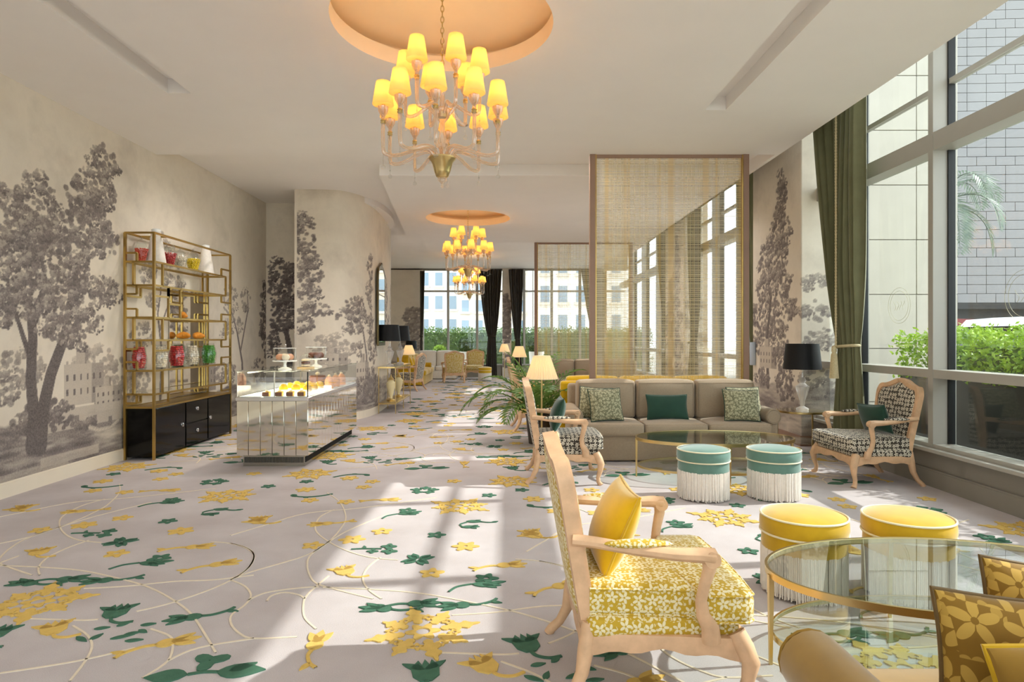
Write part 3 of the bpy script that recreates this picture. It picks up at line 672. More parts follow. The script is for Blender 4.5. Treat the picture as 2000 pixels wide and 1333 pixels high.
# gold emblem printed on the near pane
for (yc, zc, r) in ((6.74, 1.74, .19), (5.10, 1.74, .21)):      # thin gold ring emblem printed on the panes
    for q in (1.0, .82): MB().tube([(XG-.007, yc+r*q*math.cos(2*PI*k/40), zc+r*q*math.sin(2*PI*k/40)) for k in range(40)], .0013, 4, closed=True).build('emblem', 'emblem_gold', WIN1)
    for k in range(4):
        u = -.4+.26*k; MB().tube([(XG-.007, yc+r*(u+.10*math.sin(t*5+k)), zc+r*(-.25+.5*t)) for t in np.linspace(0, 1, 8)], .0013, 4).build('emblem', 'emblem_gold', WIN1)
# ---- ceiling fittings
m = MB(); m.lathe([(.17, 0), (.17, -.008), (.15, -.012), (.0, -.012)], 32); o = m.build('ceiling_vent', 'white_gloss', loc=(-.92, 6.5, Z1)); tag(o, 'round white ceiling vent behind the near chandelier', 'vent')
t = thing('downlight', 'small round recessed downlight right of the ceiling vent', 'downlight', (-.47, 6.85, Z1))
MB().lathe([(.055, 0), (.055, -.006), (.04, -.006), (.036, .0)], 24).build('trim_ring', 'frame_grey', t); MB().lathe([(.036, -.002), (0, -.002)], 24).build('lens', 'gasket', t)
# ---------------------------------------------------------------- tufted carpet motifs: low cut-pile reliefs on the floor
def polar(fn, n=40): return [(fn(2*PI*k/n)*math.cos(2*PI*k/n), fn(2*PI*k/n)*math.sin(2*PI*k/n)) for k in range(n)]
HT = 0.006
def leafp(mb, x, y, a, L, w, bend=0.0, n=7):
    up, dn = [], []
    for i in range(n+1):
        t = i/n; px = L*t; py = bend*math.sin(PI*t); q = w*math.sin(PI*t**0.8)
        up.append((px, py+q)); dn.append((px, py-q))
    pts = up+dn[-2:0:-1]; c, s = math.cos(a), math.sin(a)
    mb.prism([(x+c*p-s*q, y+s*p+c*q) for p, q in reversed(pts)], 0, HT)
def flower(mb, x, y, r, n=5, hole=.26, rot=0.0, amp=.22):
    f = lambda a: r*(1-amp+amp*math.cos(n*(a-rot)))
    o = [(x+p, y+q) for p, q in polar(f, n*8)]; i = [(x+p, y+q) for p, q in polar(lambda a: r*hole, n*8)]
    mb.ring(o, i, 0, HT)
def stemp(mb, pts, w):
    P = catmull(pts, 5); o, i = [], []
    for k, p in enumerate(P):
        a = P[max(k-1, 0)]; b = P[min(k+1, len(P)-1)]; d = Vector((b[0]-a[0], b[1]-a[1])); d = d.normalized() if d.length > 1e-6 else Vector((1, 0)); n = Vector((-d.y, d.x))*w
        o.append((p[0]+n.x, p[1]+n.y)); i.append((p[0]-n.x, p[1]-n.y))
    vs_ = [(a, b, 0) for a, b in o+i]+[(a, b, HT) for a, b in o+i]; n = len(o); fs = []
    for k in range(n-1): fs += [(2*n+k+n, 2*n+k+n+1, 2*n+k+1, 2*n+k), (k, k+1, 2*n+k+1, 2*n+k), (n+k+1, n+k, 3*n+k, 3*n+k+1)]
    mb.add(vs_, fs)
def lily(mb, s):
    for a, L, w in ((0, .11, .022), (.5, .10, .02), (-.5, .10, .02)): leafp(mb, .0, 0, a, L*s, w*s)
    leafp(mb, -.06*s, 0, 0, .10*s, .034*s); stemp(mb, [(-.05*s, 0), (-.10*s, .004*s), (-.16*s, -.02*s), (-.19*s, -.05*s)], .007*s); leafp(mb, -.155*s, -.02*s, 2.7, .06*s, .012*s)
def bell(mb, s):
    mb.prism([(-.02*s, .10*s), (-.05*s, .05*s), (-.045*s, -.01*s), (-.02*s, -.045*s), (.02*s, -.045*s), (.05*s, -.01*s), (.055*s, .05*s), (.03*s, .10*s), (.02*s, .065*s), (.005*s, .105*s), (-.008*s, .065*s)][::-1], 0, HT)
    leafp(mb, 0, .03*s, 2.5, .10*s, .018*s); leafp(mb, 0, .03*s, .6, .10*s, .018*s); stemp(mb, [(0, -.04*s), (.01*s, -.08*s), (.05*s, -.11*s), (.10*s, -.11*s)], .007*s)
def acanthus(mb, x, y, a, L, w, n=16):
    up, dn = [], []
    for i in range(n+1):
        t = i/n; q = w*math.sin(PI*t**.75)*(1+.38*math.sin(6.5*PI*t+.6)); up.append((L*t, q)); dn.append((L*t, -q))
    pts = up+dn[-2:0:-1]; c, s = math.cos(a), math.sin(a); mb.prism([(x+c*p-s*q, y+s*p+c*q) for p, q in reversed(pts)], 0, HT)
def burst(mb):
    for k in range(8):
        a = 2*PI*k/8+.15; L = (.20, .16, .21, .15, .19, .17, .21, .16)[k]; acanthus(mb, .085*math.cos(a), .085*math.sin(a), a, L, .038)
    for k in range(8): a = 2*PI*(k+.5)/8+.15; flower(mb, .15*math.cos(a), .15*math.sin(a), .032, 4, .34)
    flower(mb, 0, 0, .085, 6, .4)
def clover(mb, r=.10, n=4, rot=.4):
    for k in range(n):
        a = rot+2*PI*k/n; leafp(mb, .012*math.cos(a), .012*math.sin(a), a-.2, r, r*.26); leafp(mb, .012*math.cos(a), .012*math.sin(a), a+.25, r*.95, r*.26)
def branch(mb):
    stemp(mb, [(-.17, -.01), (-.1, .0), (0, 0), (.03, .0)], .007); leafp(mb, -.08, 0, 1.9, .06, .012); flower(mb, .07, .045, .055, 4, .2); flower(mb, .09, -.05, .055, 4, .2); flower(mb, -.02, -.05, .04, 4, .2)
def doublef(mb):
    flower(mb, .02, .075, .075, 5, .24); leafp(mb, -.06, -.01, -.1, .17, .035); leafp(mb, .0, -.01, -.55, .10, .022); leafp(mb, .04, .0, .3, .10, .02); stemp(mb, [(-.06, -.01), (-.14, -.05), (-.18, -.12)], .006)
def swoosh(mb):
    stemp(mb, [(-.14, .0), (-.08, -.045), (.02, -.06), (.12, -.02), (.2, .05)], .009); leafp(mb, -.15, .03, -1.0, .10, .028); leafp(mb, -.03, -.06, -.4, .06, .016)
def pairf(mb):
    leafp(mb, -.10, .08, -.1, .13, .03); leafp(mb, -.04, .08, .6, .06, .016); stemp(mb, [(0, .07), (.07, .05), (.13, .06)], .006); leafp(mb, .09, .05, .5, .06, .012)
    stemp(mb, [(-.09, .06), (-.14, .0), (-.12, -.06)], .006); leafp(mb, -.13, -.07, .1, .14, .03); leafp(mb, -.06, -.07, -.6, .06, .016); leafp(mb, -.05, -.06, .7, .06, .016)
def bits(mb):
    r = random.Random(5)
    for (x, y, a, L) in ((-.12, .06, .3, .07), (-.03, .09, .8, .06), (.08, .1, .3, .07), (.1, .05, -.4, .06), (-.15, -.02, -.5, .09), (-.07, -.05, 1.2, .07), (.02, -.04, .5, .1), (.1, -.06, .2, .08), (.06, .0, .5, .07)): leafp(mb, x, y, a, L, .014)
def trefoil(mb):
    flower(mb, -.02, .06, .085, 3, .05, .5, .3); leafp(mb, .05, -.03, .1, .20, .055); leafp(mb, .10, -.03, .7, .12, .03); leafp(mb, -.06, -.05, 3.3, .17, .05); stemp(mb, [(-.06, -.05), (0, -.03), (.06, -.03)], .008)
def cluster5(mb):
    for k in range(5): a = 2*PI*k/5+.3; flower(mb, .085*math.cos(a), .085*math.sin(a), .055, 4, .12)
KINDS = {'Y5': ('yellow', lambda m: flower(m, 0, 0, .078, 5)), 'Y6': ('yellow', lambda m: flower(m, 0, 0, .095, 6, .16)), 'YL': ('yellow', lambda m: lily(m, 1.15)), 'YB': ('yellow', burst), 'YT': ('yellow', lambda m: bell(m, 1.1)),
         'G5': ('green', lambda m: flower(m, 0, 0, .07, 5)), 'GC': ('green', clover), 'GB': ('green', branch), 'GD': ('green', doublef), 'GT': ('green', lambda m: lily(m, 1.1)), 'GE': ('green', lambda m: bell(m, 1.15)), 'GS': ('green', swoosh), 'GP': ('green', pairf), 'GX': ('green', bits), 'G3': ('green', trefoil), 'GK': ('green', cluster5)}
KM = {}
for k, (c, fn) in KINDS.items():
    mb = MB(); fn(mb); KM[k] = (mb, mb.mesh('carpet_'+('flower' if k[1] in '56CKB3D' else 'leaf'), 'carpet_'+c, smooth=False))
C1 = lambda x, y: (x/3.228, 920+y/3.228)
C2 = lambda x, y: (450+x/3.228, 920+y/3.228)
BASE = [(C1, 240, 830, 'YB', .2), (C1, 640, 695, 'GT', 3.3), (C1, 945, 580, 'GD', 0), (C1, 430, 685, 'GT', .1), (C1, 170, 712, 'GT', 3.0), (C1, 735, 525, 'Y5', .3), (C1, 760, 452, 'GC', .2), (C1, 605, 395, 'GB', 0), (C1, 530, 345, 'Y6', .1), (C1, 770, 300, 'Y5', .5),
        (C1, 255, 377, 'Y5', .2), (C1, 1060, 320, 'G5', .1), (C1, 1050, 200, 'GD', .2), (C1, 1140, 382, 'Y6', 0), (C1, 1235, 482, 'YL', .2), (C1, 1390, 590, 'YL', .5), (C1, 1395, 262, 'GP', 0), (C1, 1430, 160, 'YB', .9), (C1, 720, 905, 'GE', .3), (C1, 1190, 930, 'GT', 3.5),
        (C1, 700, 1040, 'GX', 0), (C1, 335, 1010, 'YT', .6), (C1, 1080, 1085, 'YL', .45), (C1, 1310, 1250, 'G3', 0), (C1, 1350, 72, 'GK', 0), (C1, 1050, 125, 'YL', .1), (C1, 490, 258, 'YL', 3.4), (C1, 240, 520, 'YT', .5), (C1, 620, 100, 'GS', 0), (C1, 650, 68, 'Y6', 0), (C1, 590, 128, 'Y5', 0), (C1, 790, 137, 'Y5', 0), (C1, 140, 237, 'YT', .3),
        (C2, 180, 325, 'YT', .9), (C2, 540, 1090, 'YL', 1.6), (C2, 1230, 1290, 'GE', .2), (C2, 500, 20, 'YB', .4), (C2, 480, 70, 'G5', 0), (C2, 240, 100, 'G5', 0), (C2, 150, 20, 'Y5', 0), (C2, 780, 32, 'GS', 3.3), (C2, 750, 48, 'Y6', 0), (C2, 895, 70, 'Y5', 0), (C2, 840, 105, 'Y5', 0)]
VINES = [(C2, [(610, 140), (690, 200), (728, 290), (700, 360), (620, 450), (510, 530), (485, 600), (510, 680), (560, 720), (700, 760), (900, 810)]), (C2, [(0, 410), (200, 350), (480, 270), (830, 235), (1300, 170)]), (C2, [(0, 690), (130, 640), (480, 535), (620, 450), (760, 370), (1000, 270)]),
         (C2, [(620, 665), (560, 715), (480, 790), (460, 850), (470, 930), (540, 1000)]), (C2, [(0, 690), (90, 730), (130, 790), (90, 850), (10, 910), (5, 970), (60, 1030), (150, 1060), (420, 1050)]), (C2, [(0, 460), (100, 490), (150, 540), (110, 620), (30, 680)]), (C2, [(110, 820), (230, 770), (450, 740), (560, 735)]),
         (C2, [(230, 825), (260, 790), (340, 770), (430, 785), (470, 810)]), (C1, [(250, 660), (245, 610), (300, 550), (420, 490), (560, 440)]), (C1, [(660, 180), (520, 220), (400, 285), (375, 340), (410, 400), (500, 440), (640, 455)]), (C1, [(0, 600), (250, 610), (500, 630), (700, 670), (920, 730), (1080, 810), (1200, 900), (1290, 1030), (1360, 1150)]),
         (C1, [(530, 745), (800, 730), (1100, 700), (1350, 690), (1600, 660)]), (C1, [(860, 890), (1100, 830), (1400, 720), (1560, 620), (1600, 540), (1560, 490), (1450, 460), (1330, 450)]), (C1, [(180, 935), (500, 945), (620, 940)]), (C1, [(460, 980), (550, 1040), (580, 1110), (540, 1200), (440, 1330)]),
         (C1, [(0, 1280), (300, 1235), (550, 1190), (850, 1120)]), (C1, [(950, 1000), (1060, 1040), (1090, 1090), (1060, 1200), (900, 1310)]), (C1, [(1060, 1200), (1250, 1120), (1600, 1060)])]
LA, LB = (2.08, -.34), (.40, 4.15)
spots = []
for (cf, x, y, k, rot) in BASE:
    X, Y = floor_pt(*cf(x, y))
    for i in range(-3, 6):
        for j in range(-1, 5):
            px, py = X+LA[0]*i+LB[0]*j, Y+LA[1]*i+LB[1]*j
            if -4.2 < px < 3.85 and 1.2 < py < 21.5:
                if px < -2.1 and py > 10.2: continue
                spots.append((py, px, k, rot))
spots.sort()
near, rest = spots[:290], spots[290:]
for (y, x, k, rot) in near:
    o = bpy.data.objects.new(KM[k][1].name.split('.')[0], KM[k][1]); COL.objects.link(o); o.parent = FLOOR; o.location = (x, y, 0); o.rotation_euler = (0, 0, rot)
for col in ('yellow', 'green'):
    mb = MB()
    for (y, x, k, rot) in rest:
        if KINDS[k][0] != col: continue
        c, s = math.cos(rot), math.sin(rot); mb.add([(x+c*a-s*b, y+s*a+c*b, z) for a, b, z in KM[k][0].v], KM[k][0].f)
    tag(mb.build('carpet_flowers_far', 'carpet_'+col, FLOOR, smooth=False), kind='stuff')
mb = MB(); HT = 0.0035
for (cf, pts) in VINES:
    P = [floor_pt(*cf(*p)) for p in pts]
    for i in range(-3, 6):
        for j in range(-1, 3):
            Q = [(a+LA[0]*i+LB[0]*j, b+LA[1]*i+LB[1]*j) for a, b in P]
            if all(-4.3 < a < 3.9 and 1.2 < b < 14 and not (a < -2.1 and b > 10.2) for a, b in Q): stemp(mb, Q, .005)
tag(mb.build('carpet_vine_lines', 'carpet_cream', FLOOR, smooth=False), kind='stuff')
# ---------------------------------------------------------------- seating
def pillow(name, w, h, t, mat, pipe, label, loc, rot, group=None, cat='cushion', n=14):
    """cushion standing in its local xz plane, base at z=0"""
    def pt(u, v, s):
        k = max(0, (1-u*u)*(1-v*v))**0.42*t/2*s
        return (w/2*u*(1-.07*(1-v*v)), k, h/2+h/2*v*(1-.07*(1-u*u)))
    mb = MB(); idx = {}; vs_ = []; fs = []
    for s in (-1, 1):
        g = []
        for i in range(n+1):
            row = []
            for j in range(n+1):
                u, v = math.sin(PI/2*(-1+2*i/n)), math.sin(PI/2*(-1+2*j/n)); key = (i, j, 0 if i in (0, n) or j in (0, n) else s)
                if key not in idx: idx[key] = len(vs_); vs_.append(pt(u, v, s))
                row.append(idx[key])
            g.append(row)
        for i in range(n):
            for j in range(n):
                q = (g[i][j], g[i+1][j], g[i+1][j+1], g[i][j+1]); fs.append(q if s < 0 else q[::-1])
    mb.add(vs_, fs)
    e = thing(name, label, cat, loc, group=group); e.rotation_euler = rot
    mb.build('cover', mat, e)
    N = 12; b = []
    for k in range(4*N):
        q, f = divmod(k, N); f = -1+2*f/N
        u, v = ((f, -1), (1, f), (-f, 1), (-1, -f))[q]; b.append(pt(u, v, 1))
    MB().tube(b, .006 if w < .6 else .008, 6, closed=True).build('piping', pipe, e)
    return e

def chair_outline(w0, w1, z0, z1, inset=0.0):
    """cartouche chair-back outline, counter clockwise in (y,z)"""
    R = [(0, z0), (w0*.6, z0), (w0, z0+.02), (w0+.005, z0+.15), (w1-.012, z0+(z1-z0)*.55), (w1, z0+(z1-z0)*.76), (w1-.008, z0+(z1-z0)*.84), (w1-.04, z0+(z1-z0)*.905), (w1-.10, z0+(z1-z0)*.915), (w1*.45, z0+(z1-z0)*.945), (w1*.22, z0+(z1-z0)*.985), (0, z1)]
    if inset:
        c = (0, (z0+z1)/2); R = [(y-inset*min(1, y/.06) if y > 0 else 0, z+inset*(1 if z < c[1] else -1)*min(1, abs(z-c[1])/.15)) for y, z in R]
    R2 = catmull(R, 4); return R2+[(-y, z) for y, z in reversed(R2[1:-1])]
def armchair(name, fab, label, loc, rz, group=None):
    """faces +x"""
    e = thing(name, label, 'armchair', loc, rz, group); wood = 'wood_limed'
    for s in (-1, 1):
        MB().tube([(.27, s*.325, .30), (.295, s*.345, .25), (.315, s*.36, .20), (.305, s*.352, .13), (.288, s*.342, .07), (.292, s*.345, .03), (.315, s*.36, .0)], [.036, .038, .034, .024, .019, .02, .027], 10).build('leg', wood, e)
        MB().tube([(-.27, s*.285, .32), (-.285, s*.29, .22), (-.30, s*.295, .13), (-.335, s*.305, .06), (-.375, s*.312, .02), (-.385, s*.315, .0)], [.03, .032, .026, .021, .022, .024], 10).build('leg', wood, e)
    # serpentine apron rails
    def rail(p, q, dip, name):
        N = 14; mb = MB(); d = Vector((q[0]-p[0], q[1]-p[1], 0)); nn = Vector((d.y, -d.x, 0)).normalized()*.018
        vs_ = []; fs = []
        for i in range(N+1):
            t = i/N; zb = .218-dip*(math.cos(2*PI*t)*.5)-.008*math.cos(6*PI*t); b = Vector((p[0]+d.x*t, p[1]+d.y*t, 0))
            for (sx, z) in ((-1, zb), (1, zb), (1.25, zb+.02), (1, .285), (-1, .285)): vs_.append((b.x+nn.x*sx, b.y+nn.y*sx, z))
        for i in range(N):
            for k in range(5): fs.append((i*5+k, i*5+(k+1) % 5, (i+1)*5+(k+1) % 5, (i+1)*5+k))
        mb.add(vs_, fs); mb.build(name, wood, e)
    rail((.30, -.335), (.30, .335), .03, 'front_rail'); rail((-.28, -.29), (.28, -.335), .022, 'side_rail'); rail((.28, .335), (-.28, .29), .022, 'side_rail'); rail((-.285, .285), (-.285, -.285), .012, 'back_rail')
    MB().soft((0.005, 0, .305), (.29, .32, .04), .03, (0, 0, 0), 4).build('seat_base', fab, e)
    # T shaped seat cushion
    T = [(-.27, -.285), (.10, -.30), (.125, -.30), (.135, -.335), (.16, -.36), (.31, -.36), (.335, -.335), (.345, -.2), (.35, 0), (.345, .2), (.335, .335), (.31, .36), (.16, .36), (.135, .335), (.125, .30), (.10, .30), (-.27, .285), (-.285, .2), (-.285, -.2)]
    mb = MB(); vs_ = []; fs = []; rings = [(.93, .335), (.985, .345), (1.0, .365), (1.0, .425), (.985, .445), (.93, .457), (.7, .468), (.4, .474), (.15, .476)]; n = len(T)
    for (k, z) in rings: vs_ += [(.03+(x-.03)*k, y*k, z) for x, y in T]
    for i in range(len(rings)-1):
        for k in range(n): fs.append((i*n+k, i*n+(k+1) % n, (i+1)*n+(k+1) % n, (i+1)*n+k))
    fs.append(tuple(range(n-1, -1, -1))); fs.append(tuple((len(rings)-1)*n+k for k in range(n)))
    mb.add(vs_, fs); cu = mb.build('seat_cushion', fab, e, ang=60)
    for z in (.443, .347): MB().tube([(.03+(x-.03)*.995, y*.995, z) for x, y in T], .0055, 5, closed=True).build('piping', fab, cu)
    # back, leaning
    lean = lambda y, z, d: (-.285-(z-.30)*.175+.05*((y/.31)**2)*.35+d*.985, y, z+d*.17)
    O, I = chair_outline(.275, .315, .27, 1.00), chair_outline(.275, .315, .27, 1.00, .042)
    mb = MB(); mb.ring(O, I, -.028, .024, lean); b = mb.build('back_frame', wood, e, ang=50)
    mb = MB(); mb.ring([(y*.985, .635+(z-.635)*.985) for y, z in O], [(y*1.02, .635+(z-.635)*1.02) for y, z in I], .024, .034, lean); mb.build('back_moulding', wood, b)
    MB().ball(lean(0, .975, .03), (.012, .045, .022), 10, 6).build('crest', wood, b)
    for (d, bulge, nm) in ((.022, .035, 'back_pad'), (-.024, -.014, 'outer_back')):
        mb = MB(); n = len(I); vs_ = []; fs = []; c = (0, .64)
        for (k, f) in ((1.01, 0), (.94, .55), (.75, .85), (.45, .97), (.15, 1.0)): vs_ += [lean(y*k, c[1]+(z-c[1])*k, d+bulge*f) for y, z in I]
        for i in range(4):
            for k in range(n): q = (i*n+k, i*n+(k+1) % n, (i+1)*n+(k+1) % n, (i+1)*n+k); fs.append(q)
        fs.append(tuple(4*n+k for k in range(n))); mb.add(vs_, fs); mb.build(nm, fab, e, ang=60)
    for s in (-1, 1):
        MB().tube([(-.335, s*.298, .635), (-.25, s*.315, .63), (-.12, s*.345, .615), (.03, s*.372, .605), (.12, s*.382, .605), (.165, s*.38, .60), (.175, s*.378, .585)], [.024, .022, .022, .024, .028, .032, .024], 10, flat=1.15).build('arm', wood, e)
        MB().tube([(.155, s*.38, .60), (.155, s*.378, .55), (.14, s*.37, .49), (.13, s*.362, .43), (.14, s*.355, .375), (.168, s*.348, .33), (.175, s*.342, .27)], [.028, .025, .022, .022, .026, .034, .036], 10, flat=.8).build('arm_support', wood, e)
        MB().tube([(.16, s*(.38-.03), .594), (.16, s*(.38+.03), .594)], .03, 14).build('arm_scroll', wood, e)
        MB().ball((-.10, s*.352, .637), (.13, .024, .018), 12, 6).build('arm_pad', fab, e)
    return e
CH = 'bergere armchairs'
A1 = armchair('armchair', 'fabric_yellow_floral', 'limed wood armchair in yellow floral fabric, nearest in the foreground', (.585, 2.70, 0), 0.0, CH)
A2 = copy_tree(A1, None, (3.52, 6.27, 0), PI+.04, 'dark floral armchair with green cushion by the right window', CH, {'fabric_yellow_floral': 'fabric_dark_floral'})
A3 = copy_tree(A1, None, (.585, 6.38, 0), -.02, 'dark floral armchair left of the oval table, facing right', CH, {'fabric_yellow_floral': 'fabric_dark_floral'})
copy_tree(A1, None, (.47, 9.75, 0), .05, 'armchair seen edge-on beyond the left dark floral chair, just behind the cream lamp', CH)
copy_tree(A1, None, (.42, 13.2, 0), 0, 'farther edge-on armchair beyond the palm fronds', CH)
copy_tree(A1, None, (-2.62, 16.9, 0), PI-.25, 'dark floral armchair past the console table near the far floor lamp', CH, {'fabric_yellow_floral': 'fabric_dark_floral'})
copy_tree(A1, None, (-1.66, 20.0, 0), PI/2+.1, 'yellow armchair seen from behind at the far window', CH)
copy_tree(A1, None, (-1.15, 21.7, 0), -PI/2-.15, 'yellow armchair facing the camera under the far window', CH)
pillow('cushion', .42, .35, .16, 'velvet_yellow', 'velvet_gold', 'bright yellow velvet cushion on the foreground armchair', (.385, 2.70, .448), (math.radians(-23), 0, -PI/2), 'scatter cushions')
pillow('cushion', .40, .28, .14, 'velvet_green', 'velvet_green', 'dark green cushion on the armchair by the right window', (3.66, 6.25, .475), (math.radians(-16), .06, PI/2+.1), 'scatter cushions')
pillow('cushion', .36, .34, .14, 'velvet_green', 'velvet_green', 'dark green cushion on the left dark floral armchair', (.46, 6.36, .475), (math.radians(-16), 0, -PI/2), 'scatter cushions')

def sofa(name, W, D, mat, label, loc, rz, group=None, nseat=3, back=True, hb=.89):
    """faces -y, origin at floor centre"""
    e = thing(name, label, 'sofa', loc, rz, group); x0 = W/2
    MB().soft((0, .02, .16), (x0-.05, D/2-.05, .145), .02, (0, 0, 0), 4).build('base', mat, e)
    iw = W-.28; sw = iw/nseat
    for i in range(nseat):
        cx = -iw/2+sw*(i+.5)
        c = MB().soft((cx, -.04, .365), (sw/2-.004, D/2-.06, .072), .035, (0, .01, .03), 6).build('seat_cushion', mat, e)
        zt = .437-.012; a, b, f = cx-sw/2+.012, cx+sw/2-.012, -.04-(D/2-.06)+.012
        MB().tube([(a, f+.3, zt), (a, f, zt), (b, f, zt), (b, f+.3, zt)], .006, 5).build('piping', mat, c)
        c = MB().soft((cx, D/2-.24, .43+(hb-.43)/2), (sw/2-.004, .105, (hb-.43)/2), .05, (0, .035, .015), 6).build('back_cushion', mat, e)
        hw, hh, zc, fy = sw/2-.03, (hb-.43)/2-.03, .43+(hb-.43)/2, D/2-.24-.105
        MB().tube([(cx-hw, fy, zc-hh), (cx+hw, fy, zc-hh), (cx+hw, fy, zc+hh), (cx-hw, fy, zc+hh)], .006, 5, closed=True).build('piping', mat, c)
    MB().soft((0, D/2-.08, .44), (x0-.06, .07, .40), .04, (0, 0, 0), 4).build('back_frame', mat, e)
    for s in (-1, 1):
        x = s*(x0-.09); P = [(x-.055, .02), (x+.055, .02), (x+.06, .40)]
        a = MB(); a.rbox(x-.06, x+.06, -D/2+.14, D/2-.05, .02, .50, .02, 2); arm = a.build('arm', mat, e)
        MB().tube([(x, -D/2+.12, .505), (x, -D/2+.14, .505), (x, -D/2+.4, .505), (x, D/2-.08, .515)], [.07, .088, .09, .09], 20).build('arm_roll', mat, arm)
        MB().tube([(x+.08*math.cos(k*PI/8), -D/2+.122, .505+.08*math.sin(k*PI/8)) for k in range(16)], .006, 5, closed=True).build('piping', mat, arm)
    for sx in (-1, 1):
        for sy in (-1, 1): MB().tube([(sx*(x0-.15), .02+sy*(D/2-.12), .03), (sx*(x0-.15), .02+sy*(D/2-.12), 0)], [.03, .022], 8).build('foot', 'bark', e)
    return e
S1 = sofa('sofa', 2.42, .86, 'linen_grey', 'taupe linen three-seat sofa in front of the woven screen', (1.90, 7.49, 0), 0, 'sofas')
copy_tree(S1, None, (1.95, 14.85, 0), 0, 'taupe sofa far behind the palm, before the second woven screen', 'sofas')
copy_tree(S1, None, (1.84, 8.60, 0), PI, 'pale yellow sofa seen through the near woven screen', 'sofas', {'linen_grey': 'velvet_yellow'})
sofa('sofa', 2.42, 1.14, 'velvet_ochre', 'ochre velvet sofa cut off at the lower right corner', (1.96, 1.32, 0), PI, 'sofas', hb=.66)
copy_tree(S1, None, (-2.78, 19.6, 0), PI/2, 'yellow velvet sofa at the far left below the far window', 'sofas', {'linen_grey': 'velvet_gold'})
sofa('sofa', 1.5, .8, 'fringe_ivory', 'ivory two-seat sofa under the far window, left side', (-2.42, 21.75, 0), 0, 'sofas', nseat=2, hb=.95)
CG = 'scatter cushions'
pillow('cushion', .38, .38, .15, 'fabric_sage_floral', 'velvet_green', 'sage floral cushion at the back of the left pair on the taupe sofa', (1.01, 7.36, .455), (math.radians(-18), .05, -.22), CG)
pillow('cushion', .38, .38, .15, 'fabric_sage_floral', 'velvet_green', 'sage floral cushion at the front of the left pair on the taupe sofa', (1.14, 7.19, .455), (math.radians(-20), -.03, .12), CG)
pillow('cushion', .48, .29, .13, 'velvet_green', 'velvet_green', 'plain dark green cushion in the middle of the taupe sofa', (1.86, 7.33, .455), (math.radians(-16), 0, 0), CG)
pillow('cushion', .40, .38, .15, 'fabric_sage_floral', 'velvet_green', 'sage floral cushion at the back of the right pair on the taupe sofa', (2.78, 7.36, .455), (math.radians(-18), 0, .1), CG)
pillow('cushion', .40, .37, .15, 'fabric_sage_floral', 'velvet_green', 'sage floral cushion at the front of the right pair on the taupe sofa', (2.67, 7.19, .455), (math.radians(-20), .02, -.05), CG)
pillow('cushion', .46, .33, .15, 'fabric_ochre_floral', 'piping_brown', 'ochre floral cushion with brown piping on the foreground sofa', (1.235, 1.47, .45), (math.radians(12), -.08, PI-.05), CG)
pillow('cushion', .46, .32, .16, 'velvet_ochre', 'velvet_gold', 'plain ochre velvet cushion nearest the camera, lower right corner', (1.275, 1.29, .45), (math.radians(10), .10, PI-.04), CG)
pillow('cushion', .46, .33, .15, 'fabric_ochre_floral', 'piping_brown', 'ochre floral cushion cut off at the right edge', (1.49, 1.66, .455), (math.radians(12), -.1, PI-.1), CG)
pillow('cushion', .42, .40, .15, 'piping_cream', 'piping_cream', 'pale cream cushion seen through the left end of the near woven screen', (1.30, 8.66, .455), (math.radians(-14), 0, PI), CG)
for i, (y, r) in enumerate(((18.85, .2), (19.4, 0), (20.15, -.1))):
    pillow('cushion', .42, .40, .15, 'velvet_yellow' if i < 2 else 'velvet_gold', 'velvet_gold', ('nearest', 'middle', 'farthest')[i]+' yellow cushion on the far left velvet sofa', (-2.80, y, .455), (math.radians(-16), 0, PI/2+r), CG)

def stool(label, mat, loc, group, rz=0):
    e = thing('fringed_stool', label, 'stool', loc, rz, group); R = .222
    MB().lathe([(R-.03, .02), (R-.03, .26), (R-.035, .265)], 28).build('drum', 'fringe_ivory', e)
    MB().lathe([(R-.022, .235), (R-.006, .245), (R-.004, .27), (R-.006, .325), (R-.015, .33)], 40).build('band', mat, e)
    MB().lathe([(R-.02, .335), (R, .34), (R+.006, .365), (R+.004, .405), (R-.004, .422), (R-.03, .435), (R-.08, .447), (R-.15, .453), (0, .455)], 40).build('seat_pad', mat, e)
    for (r, z) in ((R+.0, .425), (R+.002, .334)):
        MB().tube([(r*math.cos(2*PI*k/40), r*math.sin(2*PI*k/40), z) for k in range(40)], .006, 6, closed=True).build('piping', 'piping_cream', e)
    mb = MB(); rd = random.Random(3); N = 150
    for k in range(N):
        a = 2*PI*k/N; r = R-.008+rd.uniform(-.004, .004); a2 = a+rd.uniform(-.012, .012); zb = rd.uniform(.004, .02)
        mb.tube([(r*math.cos(a), r*math.sin(a), .25), (r*math.cos(a), r*math.sin(a), .12), ((r+.002)*math.cos(a2), (r+.002)*math.sin(a2), zb)], [.0052, .005, .0035], 4, cap=False)
    tag(mb.build('fringe', 'fringe_ivory', e, ang=80), kind='stuff')
    return e
st = stool('sage green velvet fringed stool, left of the green pair', 'velvet_sage', (1.72, 5.56, 0), 'fringed stools')
copy_tree(st, None, (2.34, 5.57, 0), .4, 'sage green velvet fringed stool, right of the green pair')
copy_tree(st, None, (1.635, 3.50, 0), .9, 'yellow velvet fringed stool, left of the yellow pair', swap={'velvet_sage': 'velvet_gold'})
copy_tree(st, None, (2.19, 3.47, 0), 1.7, 'yellow velvet fringed stool, right of the yellow pair', swap={'velvet_sage': 'velvet_gold'})
copy_tree(st, None, (-.72, 20.8, 0), .3, 'small yellow fringed stool at the far window', swap={'velvet_sage': 'velvet_gold'})

